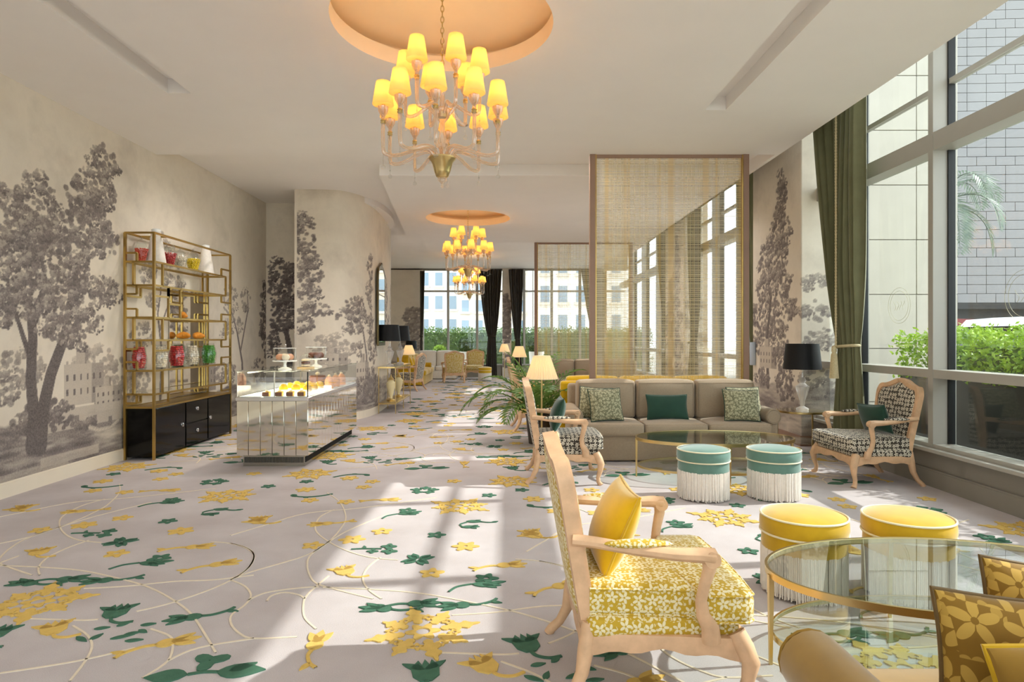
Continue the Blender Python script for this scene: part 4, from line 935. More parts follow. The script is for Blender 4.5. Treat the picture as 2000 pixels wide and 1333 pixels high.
def oval_table(label, loc):
    e = thing('coffee_table', label, 'coffee table', loc, 0, 'oval brass and glass coffee tables'); a, b = .79, .46
    el = lambda k, q=0.0: [(( a+q)*math.cos(2*PI*i/k), (b+q)*math.sin(2*PI*i/k)) for i in range(k)]
    MB().ring(el(72), el(72, -.012), .372, .402).build('top_rim', 'brass', e)
    MB().prism(el(72, -.0125), .390, .399).build('top_glass', 'table_glass', e)
    MB().ring(el(72, -.02), el(72, -.03), .10, .12).build('lower_rim', 'brass', e)
    MB().prism(el(72, -.0305), .110, .117).build('lower_glass', 'table_glass', e)
    for k in range(4):
        w = PI/2*k; x, y = (a-.005)*math.cos(w), (b-.005)*math.sin(w)
        MB().tube([(x, y, .385), (x, y, .0)], [.016, .009], 4).build('leg', 'brass', e)
    return e
oval_table('oval brass and glass table in front of the taupe sofa', (2.09, 6.40, 0)); oval_table('oval brass and glass table in the right foreground', (1.915, 2.72, 0))
# ---------------------------------------------------------------- etagere against the left wall
X0, X1, Y0, Y1 = -4.36, -4.03, 7.25, 9.25
e = thing('etagere', 'tall gold-framed open shelf on a black lacquer cabinet', 'shelf', (0, 0, 0)); B = .022
def bar(p, q, name='bar', w=B): return MB().bar(p, q, w).build(name, 'gold_frame', e, smooth=False)
for x in (X0, X1):
    for y in (Y0, Y1): bar((x, y, 0), (x, y, 2.60), 'post', .026)
for (p, q) in (((X0, Y0), (X1, Y0)), ((X1, Y0), (X1, Y1)), ((X1, Y1), (X0, Y1)), ((X0, Y1), (X0, Y0))):
    for z in (2.60, .60): bar((*p, z), (*q, z), 'rail')
bar((X0+.02, Y0+.3, 2.60), (X1-.02, Y0+.3, 2.60))
for (zh, zl) in ((2.27, 2.00), (1.63, 1.37), (1.02, .75)):
    for (x, u0, u1) in ((X1, 0, 1.85), (X0, 0, 1.85)):
        bar((x, Y0+u0, zh), (x, Y0+u1, zh)); bar((x, Y0+u0, zl), (x, Y0+u1, zl)); bar((x, Y0+.18, zl), (x, Y0+.18, zh)); bar((x, Y0+1.85, zl), (x, Y0+1.85, zh))
        bar((x, Y0+1.71, zh), (x, Y0+1.71, zh+.10)); bar((x, Y0+1.71, zh+.10), (x, Y1, zh+.10)); bar((x, Y0+1.71, zl), (x, Y0+1.71, zl-.10)); bar((x, Y0+1.71, zl-.10), (x, Y1, zl-.10))
        bar((x, Y0+.31, zl), (x, Y0+.31, zl-.12)); bar((x, Y0, zl-.12), (x, Y0+.31, zl-.12))
    for z in (zh, zl):
        bar((X0, Y0+.01, z), (X1, Y0+.01, z)); bar((X0, Y0+1.85, z), (X1, Y0+1.85, z))
    bar((X0+.09, Y0+.01, zl), (X0+.09, Y0+.01, zh)); bar((X0+.13, Y0+.01, zl), (X0+.13, Y0+.01, zl-.10)); bar((X0, Y0+.01, zl-.10), (X0+.13, Y0+.01, zl-.10)); bar((X0+.13, Y0+.01, zh), (X0+.13, Y0+.01, zh+.10)); bar((X0, Y0+.01, zh+.10), (X0+.13, Y0+.01, zh+.10))
    MB().box(X0+.012, X1-.012, Y0+.03, Y0+1.84, zh+.004, zh+.014).build('glass_shelf', 'clear_glass', e, smooth=False); MB().box(X0+.012, X1-.012, Y0+.03, Y0+1.84, zl+.004, zl+.012).build('glass_shelf', 'clear_glass', e, smooth=False)
bar((X1, Y0+.58, 1.63), (X1, Y0+.58, 2.0)); bar((X1, Y0+.31, 1.80), (X1, Y0+.58, 1.80)); bar((X1, Y0+.31, 1.63), (X1, Y0+.31, 2.0))
MB().box(X0-.03, X0-.022, Y0+1.0, Y1-.02, .62, 2.02).build('mirror_back', 'mirror', e, smooth=False)
MB().box(X0+.013, X1-.013, Y0+.013, Y1-.013, .03, .588).build('cabinet', 'black_lacquer', e, smooth=False)
MB().box(X0+.02, X1-.02, Y0+.02, Y1-.02, .589, .606).build('cabinet_top', 'gold_frame', e, smooth=False)
for (a, b, c, d, hx, hz) in ((.02, .70, .04, .58, .62, .32), (.71, 1.29, .32, .58, 1.0, .48), (.71, 1.29, .04, .31, 1.0, .20), (1.30, 1.98, .04, .58, 1.36, .32)):
    dr = MB().rbox(X1-.016, X1+.006, Y0+a+.012, Y0+b-.005, c, d, .003, 1).build('drawer' if b-a < .6 else 'cabinet_door', 'black_lacquer', e)
    MB().lathe([(.026, 0), (.024, .012), (.012, .016), (0, .017)], 14).build('knob', 'chrome', dr, loc=(X1+.006, Y0+hx, hz), rot=(0, PI/2, 0))
rd = random.Random(9)
def jar(label, x, y, z, R, H, candy, size, tall=False, cone=False):
    t = thing('candy_jar', label, 'jar', (x, y, z), 0, 'glass candy jars')
    pr = [(R*.62, 0), (R*.66, .004), (R, H*.52), (R*.98, H*.62), (R*.62, H*.8), (R*.62, H*.84)] if not cone else [(R*.82, 0), (R, H*.3), (R*1.02, H*.5), (R*.8, H*.9), (R*.66, H), (R*.7, H*1.02)]
    MB().lathe(pr+[(pr[-1][0]-.004, pr[-1][1]), (pr[-2][0]-.005, pr[-2][1]), (pr[2][0]-.006, pr[2][1]), (pr[0][0]-.005, .008), (0, .008)], 24).build('glass_body', 'clear_glass', t)
    if not cone: MB().lathe([(R*.7, H*.84), (R*.72, H*.86), (R*.55, H*.94), (R*.12, H*1.02), (R*.1, H*1.06), (R*.18, H*1.1), (0, H*1.14)], 24).build('lid', 'crystal', t)
    else: MB().lathe([(R*.7, H*1.02), (R*.7, H*1.05), (0, H*1.06)], 24).build('lid', 'clear_glass', t)
    mb = MB(); top = H*(.6 if not cone else .88)
    zz = .012
    while zz < top:
        f = zz/H; r = np.interp(f, [p[1]/H for p in pr], [p[0] for p in pr])-.012-size*.6; n = max(5, int(2*PI*r/(size*1.7)))
        for k in range(n):
            a = 2*PI*k/n+rd.uniform(-.2, .2); q = r*rd.uniform(.9, 1.0); s_ = size*rd.uniform(.8, 1.1); mb.ball((q*math.cos(a), q*math.sin(a), zz+size*.6), (s_, s_, s_*.72), 6, 4)
        zz += size*1.25
    mb.lathe([(pr[0][0]-.03, .012), (max(.01, R-.045), top*.85), (0, top*.9)], 12)
    tag(mb.build('candies', candy, t), kind='stuff')
zt, zb = 2.284, 1.034
jar('glass jar of orange-red sweets at the near end of the top shelf', -4.27, 7.42, zt, .085, .26, 'candy_orange', .013)
jar('glass jar of red sweets, second jar along the top shelf', -4.2, 7.90, zt, .095, .28, 'candy_red', .014)
jar('glass jar of white sweets between the red and yellow jars on the top shelf', -4.2, 8.16, zt, .09, .24, 'candy_white', .015)
jar('glass jar of bright yellow sweets on the top shelf', -4.2, 8.50, zt, .10, .27, 'candy_yellow', .016)
jar('red sweets jar at the near back corner of the lower shelf', -4.27, 7.37, zb, .085, .27, 'candy_red', .018, cone=True)
jar('white meringue jar near the front post of the lower shelf', -4.13, 7.56, zb, .09, .27, 'candy_white', .02, cone=True)
jar('large red sweets jar in the middle of the lower shelf', -4.17, 8.02, zb, .10, .28, 'candy_red', .02, cone=True)
jar('white meringue jar between the red and green jars on the lower shelf', -4.17, 8.40, zb, .095, .28, 'candy_white', .02, cone=True)
jar('green sweets jar at the far end of the lower shelf', -4.17, 8.88, zb, .10, .28, 'candy_green', .018, cone=True)
for (y, x, lab) in ((7.55, -4.17, 'white conical jar poking above the near end of the gold shelf'), (8.86, -4.2, 'white conical jar at the far end of the top shelf')):
    t = thing('conical_jar', lab, 'jar', (x, y, zt), 0, 'white conical jars'); MB().lathe([(.105, 0), (.108, .01), (.055, .36), (.05, .37), (0, .372)], 28).build('body', 'fringe_ivory', t); MB().lathe([(.05, .372), (.052, .40), (.035, .41), (0, .412)], 24).build('lid', 'white_gloss', t)
def pastry(label, loc, rz):
    t = thing('croissant', label, 'pastry', loc, rz, 'golden pastries'); pts = []; rs = []
    for k in range(11):
        a = -1.3+2.6*k/10; pts.append((.075*math.sin(a), .075*(math.cos(a)-.6), .036+.012*(1-abs(k-5)/5))); rs.append(.008+.036*math.sin(PI*k/10)**.8+(.004 if k % 2 else 0))
    MB().tube(pts, rs, 12).build('crust', 'pastry_gold', t)
    MB().lathe([(.055, 0), (.09, .006), (.092, .01), (0, .008)], 20).build('plate', 'clear_glass', t, loc=(0, 0, -.002))
pastry('golden pastry on the third shelf, nearer of the lower two', (-4.18, 8.20, 1.384), .3); pastry('golden pastry on the third shelf, farther of the lower two', (-4.18, 8.62, 1.384), 1.1); pastry('golden pastry standing alone on the middle shelf above the others', (-4.2, 8.29, 1.646), 2.0)

# ---------------------------------------------------------------- mirrored display counter
cx0, cx1, cy0, cy1 = -2.92, -2.15, 6.86, 9.06
e = thing('display_counter', 'mirror-panelled pastry counter with a glass display case', 'counter', (0, 0, 0))
MB().box(cx0+.05, cx1-.05, cy0+.05, cy1-.05, 0, .13).build('plinth', 'steel_ribbed', e, smooth=False)
mb = MB()
for k in range(40): x = cx0+.07+k*(cx1-cx0-.14)/39; mb.box(x-.004, x+.004, cy0+.044, cy0+.05, .04, .10)
for k in range(100): y = cy0+.08+k*(cy1-cy0-.16)/99; mb.box(cx1-.05, cx1-.044, y-.004, y+.004, .04, .10)
tag(mb.build('plinth_ribs', 'gasket', e, smooth=False), kind='stuff')
MB().box(cx0+.01, cx1-.01, cy0+.01, cy1-.01, .13, .74).build('carcass', 'chrome', e, smooth=False)
n = 6
for k in range(n):
    w = (cx1-cx0)/n; x = cx0+w*k
    MB().rbox(x+.002, x+w-.002, cy0-.004, cy0+.012, .125, .715, .003, 1).build('mirror_panel', 'mirror_panel', e)
n = 17
for k in range(n):
    w = (cy1-cy0)/n; y = cy0+w*k
    MB().rbox(cx1-.012, cx1+.004, y+.002, y+w-.002, .125, .715, .003, 1).build('mirror_panel', 'mirror_panel', e)
MB().rbox(cx0-.012, cx1+.012, cy0-.012, cy1, .715, .755, .004, 1).build('ledge', 'chrome', e)
MB().box(cx0+.02, cx1-.02, cy0+.03, cy1-.03, .756, .762).build('display_floor', 'white_gloss', e, smooth=False)
for (a, b, c, d) in ((cx0, cx1, cy0, cy0+.006), (cx1-.006, cx1, cy0+.007, cy1), (cx0, cx0+.006, cy0+.007, cy1)):
    MB().box(a, b, c, d, .757, 1.028).build('case_glass', 'clear_glass', e, smooth=False)
MB().rbox(cx0-.006, cx1+.006, cy0-.006, cy1, 1.03, 1.042, .003, 1).build('top_glass', 'table_glass', e)
MB().bar((cx0+.004, cy0+.004, .756), (cx0+.004, cy0+.004, 1.03), .01).build('case_edge', 'chrome', e); MB().bar((cx1-.004, cy0+.004, .756), (cx1-.004, cy0+.004, 1.03), .01).build('case_edge', 'gasket', e); MB().bar((cx0+.40, cy0+.02, .756), (cx0+.40, cy0+.02, 1.03), .012).build('case_edge', 'frame_white', e)
lamp = MB().bar((cx0+.10, cy0+.06, 1.018), (cx0+.10, cy1-.1, 1.018), .014).build('strip_light', 'display_light', e)
al = bpy.data.lights.new('case_strip_light', 'AREA'); al.shape = 'RECTANGLE'; al.size = .03; al.size_y = 2.0; al.energy = 9; al.color = (1, .88, .66)
o = bpy.data.objects.new('case_strip_light', al); COL.objects.link(o); o.parent = e; o.location = (cx0+.12, (cy0+cy1)/2, 1.005); o.rotation_euler = (0, math.radians(-20), 0)
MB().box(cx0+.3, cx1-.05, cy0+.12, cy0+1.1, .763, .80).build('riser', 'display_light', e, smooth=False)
G = 'small cakes inside the counter'
def cake(label, x, y, z, kind):
    t = thing('small_cake', label, 'cake', (x, y, z), 0, G)
    if kind == 'dome': MB().lathe([(.05, 0), (.052, .02), (.048, .022)], 18).build('base', 'cake_cream', t); MB().lathe([(.048, .022), (.047, .045), (.036, .068), (.018, .08), (0, .083)], 18).build('icing', 'cake_yellow', t)
    else: MB().rbox(-.035, .035, -.035, .035, 0, .05, .006, 2).build('sponge', 'cake_yellow', t); MB().rbox(-.036, .036, -.05, -.035, .004, .046, .004, 1).build('chocolate_face', 'cake_brown', t); MB().ball((0, 0, .055), (.02, .02, .012), 8, 5).build('cream_dot', 'cake_cream', t)
i = 0
for j, x in enumerate((-2.50, -2.36, -2.23)):
    for q, y in enumerate((7.10, 7.32, 7.56)):
        cake('yellow domed cake in the counter, %s row, %s from the left' % (('front', 'middle', 'back')[q], ('first', 'second', 'third')[j]), x, y, .801, 'dome')
for j, x in enumerate((-2.62, -2.48, -2.36, -2.24)): cake('chocolate-faced yellow cake at the front of the counter, %s from the left' % ('first', 'second', 'third', 'fourth')[j], x, 6.93, .763, 'block')
t = thing('tall_cake', 'tall brown cake at the back of the counter display', 'cake', (-2.40, 8.05, .763)); MB().lathe([(.10, 0), (.10, .15), (.09, .16), (0, .165)], 20).build('sponge', 'cake_brown', t); MB().ball((0, 0, .18), (.03, .03, .025), 8, 5).build('topping', 'cake_cream', t)
for j, y in enumerate((8.0, 8.3, 8.6)):
    t = thing('pink_cake', ('nearest', 'middle', 'farthest')[j]+' pale pink cake beside the right glass of the counter', 'cake', (-2.24, y, .763), 0, 'pink cakes'); MB().lathe([(.055, 0), (.055, .09), (.045, .12), (.02, .15), (0, .155)], 18).build('body', 'cake_peach', t); MB().ball((0, 0, .155), .02, 8, 5).build('berry', 'cake_cream', t)
def cakestand(label, x, y, kind):
    e = thing('cake_stand', label, 'cake stand', (x, y, 1.042), 0, 'cake stands on the counter')
    MB().lathe([(.075, 0), (.07, .012), (.02, .03), (.014, .06), (.02, .085), (.13, .09), (.135, .10), (.132, .104), (0, .098)], 28).build('stand', 'white_gloss', e)
    MB().lathe([(.122, .106), (.122, .235), (.115, .245), (0, .247)], 28).build('cloche', 'clear_glass', e); MB().lathe([(.012, .247), (.01, .262), (.022, .275), (.012, .29), (0, .292)], 12).build('cloche_knob', 'crystal', e)
    MB().tube([(.123*math.cos(2*PI*k/32), .123*math.sin(2*PI*k/32), .24) for k in range(32)], .003, 5, closed=True).build('cloche_rim', 'white_gloss', e)
    for k in range(4):
        a = PI/2*k+.5; t = thing('bun', '%s bun under the %s cloche' % (('right-hand', 'rearmost', 'left-hand', 'front')[k], 'nearer, left-hand' if kind == 'cake_peach' else 'farther, right-hand'), 'pastry', (x+.055*math.cos(a), y+.055*math.sin(a), 1.144), 0, 'buns under the %s cloche' % ('left' if kind == 'cake_peach' else 'right'))
        MB().ball((0, 0, .038), (.045, .045, .038), 12, 7).build('crust', kind if k % 2 == 0 or kind != 'cake_peach' else 'cake_cream', t); MB().lathe([(.03, 0), (.032, .006), (.02, .012)], 12).build('paper_case', 'fringe_ivory', t)
cakestand('white cake stand with glass cloche over peach buns', -2.50, 7.15, 'cake_peach'); cakestand('white cake stand with glass cloche over brown buns', -2.36, 7.85, 'cake_brown')
t = thing('dome_cloche', 'small glass dome over stacked biscuits between the cake stands', 'cloche', (-2.37, 7.48, 1.042)); MB().lathe([(.10, 0), (.10, .014), (0, .015)], 24).build('board', 'tray_wood', t); MB().lathe([(.075, .016), (.075, .10), (.06, .14), (.03, .16), (0, .165)], 20).build('glass_dome', 'clear_glass', t); MB().ball((0, 0, .172), .012, 8, 5).build('knob', 'crystal', t)
for k in range(3): MB().lathe([(.03, 0), (.05, .006), (.05, .024), (.03, .03), (0, .03)], 16).build('biscuit', 'cake_brown' if k % 2 else 'cake_cream', t, loc=(0, 0, .017+.031*k))

# ---------------------------------------------------------------- chandeliers
def plight(parent, loc, p, r=.02, col=(1, .78, .52)):
    l = bpy.data.lights.new('bulb_light', 'POINT'); l.energy = p; l.shadow_soft_size = r; l.color = col; o = bpy.data.objects.new('bulb_light', l); COL.objects.link(o); o.parent = parent; o.location = loc; return o
def chandelier(label, loc, ztop):
    """origin at the bottom finial"""
    e = thing('chandelier', label, 'chandelier', loc, 0, 'glass arm chandeliers with amber shades'); z0 = loc[2]; g = 'amber_crystal'
    MB().lathe([(0, 0), (.012, .01), (.006, .03), (.02, .045), (.035, .06), (.03, .08)], 16).build('finial', g, e)
    MB().lathe([(.03, .075), (.045, .085), (.058, .12), (.078, .19), (.10, .215), (.10, .225), (.07, .225), (0, .20)], 28).build('brass_cup', 'brass', e)
    MB().lathe([(.02, .2), (.02, .28), (.045, .32), (.03, .36), (.018, .42), (.018, .48), (.05, .52), (.065, .57), (.055, .585), (.02, .59), (.018, .70), (.035, .74), (.012, .78), (.01, .86)], 20).build('glass_stem', g, e)
    MB().lathe([(.03, .52), (.04, .555), (.036, .56), (0, .56)], 16).build('brass_collar', 'brass', e)
    # chain
    zz = .86
    k = 0
    while zz < ztop-z0-.02:
        pts = []
        for i in range(10):
            a = 2*PI*i/10; u, v = .012*math.cos(a), .026*math.sin(a); pts.append((u, 0, zz+.02+v) if k % 2 else (0, u, zz+.02+v))
        MB().tube(pts, .0035, 5, closed=True).build('chain_link', 'brass', e); zz += .04; k += 1
    MB().lathe([(.012, ztop-z0-.05), (.06, ztop-z0-.02), (.065, ztop-z0)], 20).build('canopy', 'brass', e)
    def lampset(r, zc, n, a0, zroot, big):
        for i in range(n):
            a = a0+2*PI*i/n; c, s = math.cos(a), math.sin(a); R = lambda q, z: (c*q, s*q, z)
            dip = .02 if big else .03
            P = [R(.05, zroot-.02), R(.10, zroot+.04), R(r*.45, zroot+.03), R(r*.75, zroot-.02), R(r*.95, zroot-.02), R(r, zroot+.03), R(r, zc)]
            arm = MB().tube([tuple(p) for p in catmull(P, 4)], .0135, 8).build('arm', g, e)
            MB().lathe([(.016, 0), (.02, .008), (.014, .014), (.02, .022), (.016, .03)], 12).build('ring', 'brass', arm, loc=R(r, zc-.07))
            MB().lathe([(.012, -.02), (.035, .02), (.04, .05), (.036, .052), (.01, .0)], 14).build('bobeche', g, arm, loc=R(r, zc))
            MB().lathe([(.012, .0), (.012, .10), (.0, .10)], 10).build('candle', 'brass', arm, loc=R(r, zc))
            sh = MB().lathe([(.075, .065), (.0765, .066), (.0765, .07), (.051, .228), (.0495, .23), (.0495, .226), (.0745, .07), (.0735, .066)], 24).build('shade', 'shade_amber', e, loc=R(r, zc))
            MB().ball((0, 0, .135), (.016, .016, .028), 10, 6).build('bulb', 'bulb_warm', sh)
            plight(sh, (0, 0, .165), .42)
            m_ = MB(); m_.tube([R(r, zroot-.02), R(r, zroot-.10)], .003, 5); m_.ball(R(r, zroot-.115), .017, 8, 6); m_.ball(R(r, zroot-.07), .008, 6, 4); m_.build('drop', 'crystal', e)
    lampset(.43, .50, 10, -PI/2, .235, True); lampset(.275, .78, 6, -PI/2+.45, .56, False)
    return e
ch = chandelier('large amber-shaded glass chandelier under the near ceiling dome', (-.475, 4.67, 2.50), Z1+.39)
copy_tree(ch, None, (-.75, 12.24, 2.50), .2, 'amber-shaded chandelier under the second, farther ceiling dome')
copy_tree(ch, None, (-1.12, 19.0, 2.50), .45, 'farthest amber-shaded chandelier, hanging before the far window')

# ---------------------------------------------------------------- lamps and small tables
def pleat(mb, r0, r1, z0, z1, n=72, d=.003):
    vs_ = []; fs = []
    for (q, z) in ((r0, z0), (r1, z1)):
        for k in range(n): a = 2*PI*k/n; w = q+(d if k % 2 else -d); vs_.append((w*math.cos(a), w*math.sin(a), z))
    fs = [(k, (k+1) % n, n+(k+1) % n, n+k) for k in range(n)]; mb.add(vs_, fs)
def floor_lamp(label, loc):
    e = thing('floor_lamp', label, 'lamp', loc, 0, 'cream pleated floor lamps')
    MB().lathe([(.13, 0), (.13, .012), (.03, .025), (.012, .04), (.009, .95), (.009, 1.02)], 24).build('stand', 'brass', e)
    mb = MB(); pleat(mb, .185, .095, .93, 1.19); pleat(mb, .183, .093, .931, 1.189); sh = mb.build('shade', 'shade_cream', e, ang=10)
    for (r, z) in ((.185, .93), (.095, 1.19)): MB().tube([(r*math.cos(2*PI*k/36), r*math.sin(2*PI*k/36), z) for k in range(36)], .004, 5, closed=True).build('shade_rim', 'piping_cream', sh)
    MB().ball((0, 0, 1.05), (.025, .025, .04), 10, 6).build('bulb', 'bulb_warm', sh); plight(sh, (0, 0, 1.06), 2.0, .03, (1, .75, .45))
    return e
fl = floor_lamp('cream pleated lamp behind the left dark floral armchair', (.40, 7.28, 0))
copy_tree(fl, None, (.30, 15.4, 0), 0, 'cream pleated lamp in the distance, larger of the two right of the dark curtain'); copy_tree(fl, None, (-.08, 21.0, 0), 0, 'tiny cream pleated lamp before the far mural column'); copy_tree(fl, None, (-2.72, 17.6, 0), 0, 'cream pleated lamp beside the far dark floral chair, left side')
def black_lamp(label, loc, h=.50, r0=.215, r1=.19, hs=.31):
    e = thing('table_lamp', label, 'lamp', loc, 0, 'black-shaded crystal table lamps'); s = h/.5
    prof = [(.07, 0), (.072, .02), (.04, .035), (.02, .05), (.03, .08), (.025, .10), (.045, .16), (.072, .26), (.078, .29), (.05, .31), (.03, .33), (.045, .36), (.03, .39), (.015, .40), (.012, .46)]
    n = 24; mb = MB(); vs_ = []; fs = []
    for (r, z) in prof:
        for k in range(n): a = 2*PI*k/n; q = r*(1+(.05 if k % 2 else -.05)*(1 if .1 < z < .3 else 0)); vs_.append((q*math.cos(a), q*math.sin(a), z*s))
    for i in range(len(prof)-1):
        for k in range(n): fs.append((i*n+k, i*n+(k+1) % n, (i+1)*n+(k+1) % n, (i+1)*n+k))
    fs.append(tuple(range(n-1, -1, -1))); mb.add(vs_, fs); mb.build('crystal_base', 'cut_crystal', e)
    MB().tube([(0, 0, .45*s), (0, 0, h+hs*.8)], .006, 8).build('rod', 'chrome', e)
    MB().lathe([(r0, h), (r1, h+hs), (r1-.006, h+hs), (r0-.006, h)], 40).build('shade', 'shade_black', e)
    return e
black_lamp('black-shaded crystal lamp on the side table by the olive curtain', (3.62, 7.78, .515), .50, .22, .19, .31)
def side_table(label, loc):
    e = thing('side_table', label, 'side table', loc, 0)
    MB().lathe([(.27, .485), (.28, .49), (.28, .51), (.27, .512)], 40).build('top_rim', 'brass', e); MB().lathe([(.268, .502), (.268, .513), (0, .513)], 40).build('top_glass', 'table_glass', e)
    MB().lathe([(.25, .13), (.255, .135), (.25, .145), (0, .145)], 40).build('lower_shelf', 'table_glass', e)
    for k in range(3): a = 2*PI*k/3+.6; MB().bar((.262*math.cos(a), .262*math.sin(a), .49), (.262*math.cos(a), .262*math.sin(a), 0), .014).build('leg', 'brass', e)
side_table('round brass and glass side table under the black lamp by the right wall', (3.60, 7.78, 0))
# console by the pillar
e = thing('console_table', 'brass and glass console table against the curved pillar', 'console', (-2.20, 12.55, 0))
MB().ring([(-.17, -.9), (.15, -.9), (.17, -.85), (.17, .85), (.15, .9), (-.17, .9)], [(-.155, -.885), (.145, -.885), (.155, -.84), (.155, .84), (.145, .885), (-.155, .885)], .835, .865).build('top_rim', 'brass', e)
MB().prism([(-.154, -.884), (.144, -.884), (.154, -.84), (.154, .84), (.144, .884), (-.154, .884)], .85, .862).build('top_glass', 'table_glass', e)
MB().rbox(-.16, .16, -.88, .88, .17, .20, .006, 1).build('lower_shelf', 'brass', e)
for x in (-.155, .155):
    for y in (-.885, 0, .885): MB().bar((x, y, .84), (x, y, 0), .014).build('leg', 'brass', e)
black_lamp('nearer of the two black-shaded crystal lamps on the console by the pillar', (-2.23, 12.1, .865), .47, .205, .17, .31); black_lamp('farther of the two black-shaded crystal lamps on the console by the pillar', (-2.20, 13.1, .865), .47, .205, .17, .31)
t = thing('urn', 'cream and gold urn under the console, nearer of two', 'urn', (-2.2, 12.05, .20)); pu = [(.075, 0), (.08, .02), (.03, .05), (.03, .08), (.085, .28), (.09, .34), (.05, .38), (.055, .40), (.06, .41), (.02, .46), (.01, .49), (0, .5)]
MB().lathe(pu[2:8], 24).build('body', 'urn_cream', t); MB().lathe(pu[:3], 24).build('foot', 'brass', t); MB().lathe(pu[7:], 24).build('lid', 'brass', t)
t2 = copy_tree(t, None, (-2.2, 12.9, .20), 0, 'cream and gold urn under the console, farther of two')
# arched mirror on the pillar
pa, pb = on_curve(1.85), on_curve(2.75); ang = math.atan2(pb[1]-pa[1], pb[0]-pa[0]); wd = math.hypot(pb[0]-pa[0], pb[1]-pa[1])/2
nx, ny = math.sin(ang), -math.cos(ang)
e = thing('wall_mirror', 'arched mirror in a dark gilt frame on the curved pillar', 'mirror', ((pa[0]+pb[0])/2+nx*.035, (pa[1]+pb[1])/2+ny*.035, 1.25), ang+.042)
arch = lambda w, h, q: [(-w, q), (w, q)]+[(w*math.cos(PI*k/16), h-w*.45+w*.45*math.sin(PI*k/16)) for k in range(17)]
fnm = lambda a, b, d: (a, -d, b)
MB().ring(arch(wd, 1.52, 0), arch(wd-.06, 1.46, .06), -.012, .016, fnm).build('frame', 'gilt_dark', e); MB().prism(arch(wd-.055, 1.465, .055), .0, .012, fnm).build('mirror_glass', 'mirror', e)
MB().ball((0, -.01, 1.53), (.12, .012, .05), 12, 6).build('crest', 'gilt_dark', e); MB().bar((-wd+.05, -.014, .95), (wd-.05, -.014, .95), .012).build('glazing_bar', 'gilt_dark', e)

# ---------------------------------------------------------------- woven screens
def screen(label, x0, x1, y, z1):
    e = thing('woven_screen', label, 'screen', (0, y, 0), 0, 'tall woven room screens')
    for x in (x0, x1): MB().box(x-.035, x+.035, -.04, .04, 0, z1).build('post', 'post_brown', e, smooth=False)
    for x in (x0+.042, x1-.042): MB().box(x-.008, x+.008, -.03, .03, 0, z1).build('edge_strip', 'gold_frame', e, smooth=False)
    for z in (.03, z1-.02): MB().box(x0+.035, x1-.035, -.02, .02, z-.02, z+.02).build('rail', 'post_brown', e, smooth=False)
    MB().add([(x0+.05, 0, .05), (x1-.05, 0, .05), (x1-.05, 0, z1-.04), (x0+.05, 0, z1-.04)], [(0, 1, 2, 3)]).build('woven_panel', 'woven_screen', e, smooth=False)
screen('tall gold-striped woven screen behind the taupe sofa', 1.075, 3.00, 7.99, Z1); screen('farther gold-striped woven screen behind the palm', .70, 3.0, 15.36, Z1)

# ---------------------------------------------------------------- curtains
def curtain(label, mat, axis, fixed, top, tie, bot, ztop, ztie=1.30, nf=9, dep=.07, cord=True, cat='curtain', group='tied-back curtains'):
    e = thing('curtain', label, cat, (0, 0, 0), 0, group); N, K = nf*10, 46; vs_ = []; fs = []
    for j in range(K+1):
        z = .02+(ztop-.02)*j/K
        if z >= ztie: f = ((z-ztie)/(ztop-ztie))**.62; a = tie[0]+(top[0]-tie[0])*f; b = tie[1]+(top[1]-tie[1])*f
        else: f = ((ztie-z)/ztie)**.7; a = tie[0]+(bot[0]-tie[0])*f; b = tie[1]+(bot[1]-tie[1])*f
        q = dep*(.45+.55*min(1, abs(z-ztie)/.8))
        for i in range(N+1):
            t = i/N; u = a+(b-a)*t; ph = 2*PI*nf*t; d = q*(.75*math.sin(ph)+.25*math.sin(ph*1.7+1.3+.3*z))+.03*math.sin(7*t+z)
            vs_.append((fixed+d, u, z) if axis == 'y' else (u, fixed+d, z))
    for j in range(K):
        for i in range(N): fs.append((j*(N+1)+i, j*(N+1)+i+1, (j+1)*(N+1)+i+1, (j+1)*(N+1)+i))
    cl = MB().add(vs_, fs).build('cloth', mat, e, ang=80)
    mid, hw = (tie[0]+tie[1])/2, abs(tie[1]-tie[0])/2
    pt = lambda u, d, z: (fixed+d, u, z) if axis == 'y' else (u, fixed+d, z)
    MB().tube([pt(mid+(hw+.02)*math.cos(2*PI*k/24), (dep+.02)*math.sin(2*PI*k/24), ztie-.015*math.cos(2*PI*k/24)) for k in range(24)], .016, 8, closed=True).build('tieback', 'cord_cream' if cord else mat, e)
    if cord:
        c0 = mid-.02; d0 = -dep-.055
        for ph in (0, PI):
            pts = [pt(c0+.006*math.cos(ph+z*90), d0+.006*math.sin(ph+z*90)-(ztop-z)*.0, z) for z in np.linspace(ztie, ztop-.05, 240)]
            MB().tube(pts, .007, 5).build('cord', 'cord_cream', e)
        tas = MB(); tas.lathe([(.012, .0), (.025, -.02), (.03, -.05), (.02, -.07), (.03, -.085), (.03, -.095)], 16); ts = tas.build('tassel', 'cord_cream', e, loc=pt(c0, d0-.02, ztie-.0))
        mb = MB()
        for k in range(40): a = 2*PI*k/40; mb.tube([(.028*math.cos(a), .028*math.sin(a), -.09), (.045*math.cos(a), .045*math.sin(a), -.36)], [.005, .006], 4, cap=False)
        tag(mb.build('tassel_fringe', 'cord_cream', ts, ang=80), kind='stuff')
    return e
curtain('olive velvet curtain with rope cord and tassel by the near column', 'curtain_green', 'y', 3.84, (6.74, 7.90), (6.98, 7.40), (6.86, 7.46), 4.45)
curtain('dark curtain just behind the near mural column, second bay', 'curtain_green', 'y', 3.90, (9.86, 10.7), (9.9, 10.15), (9.88, 10.3), 4.45, cord=False)
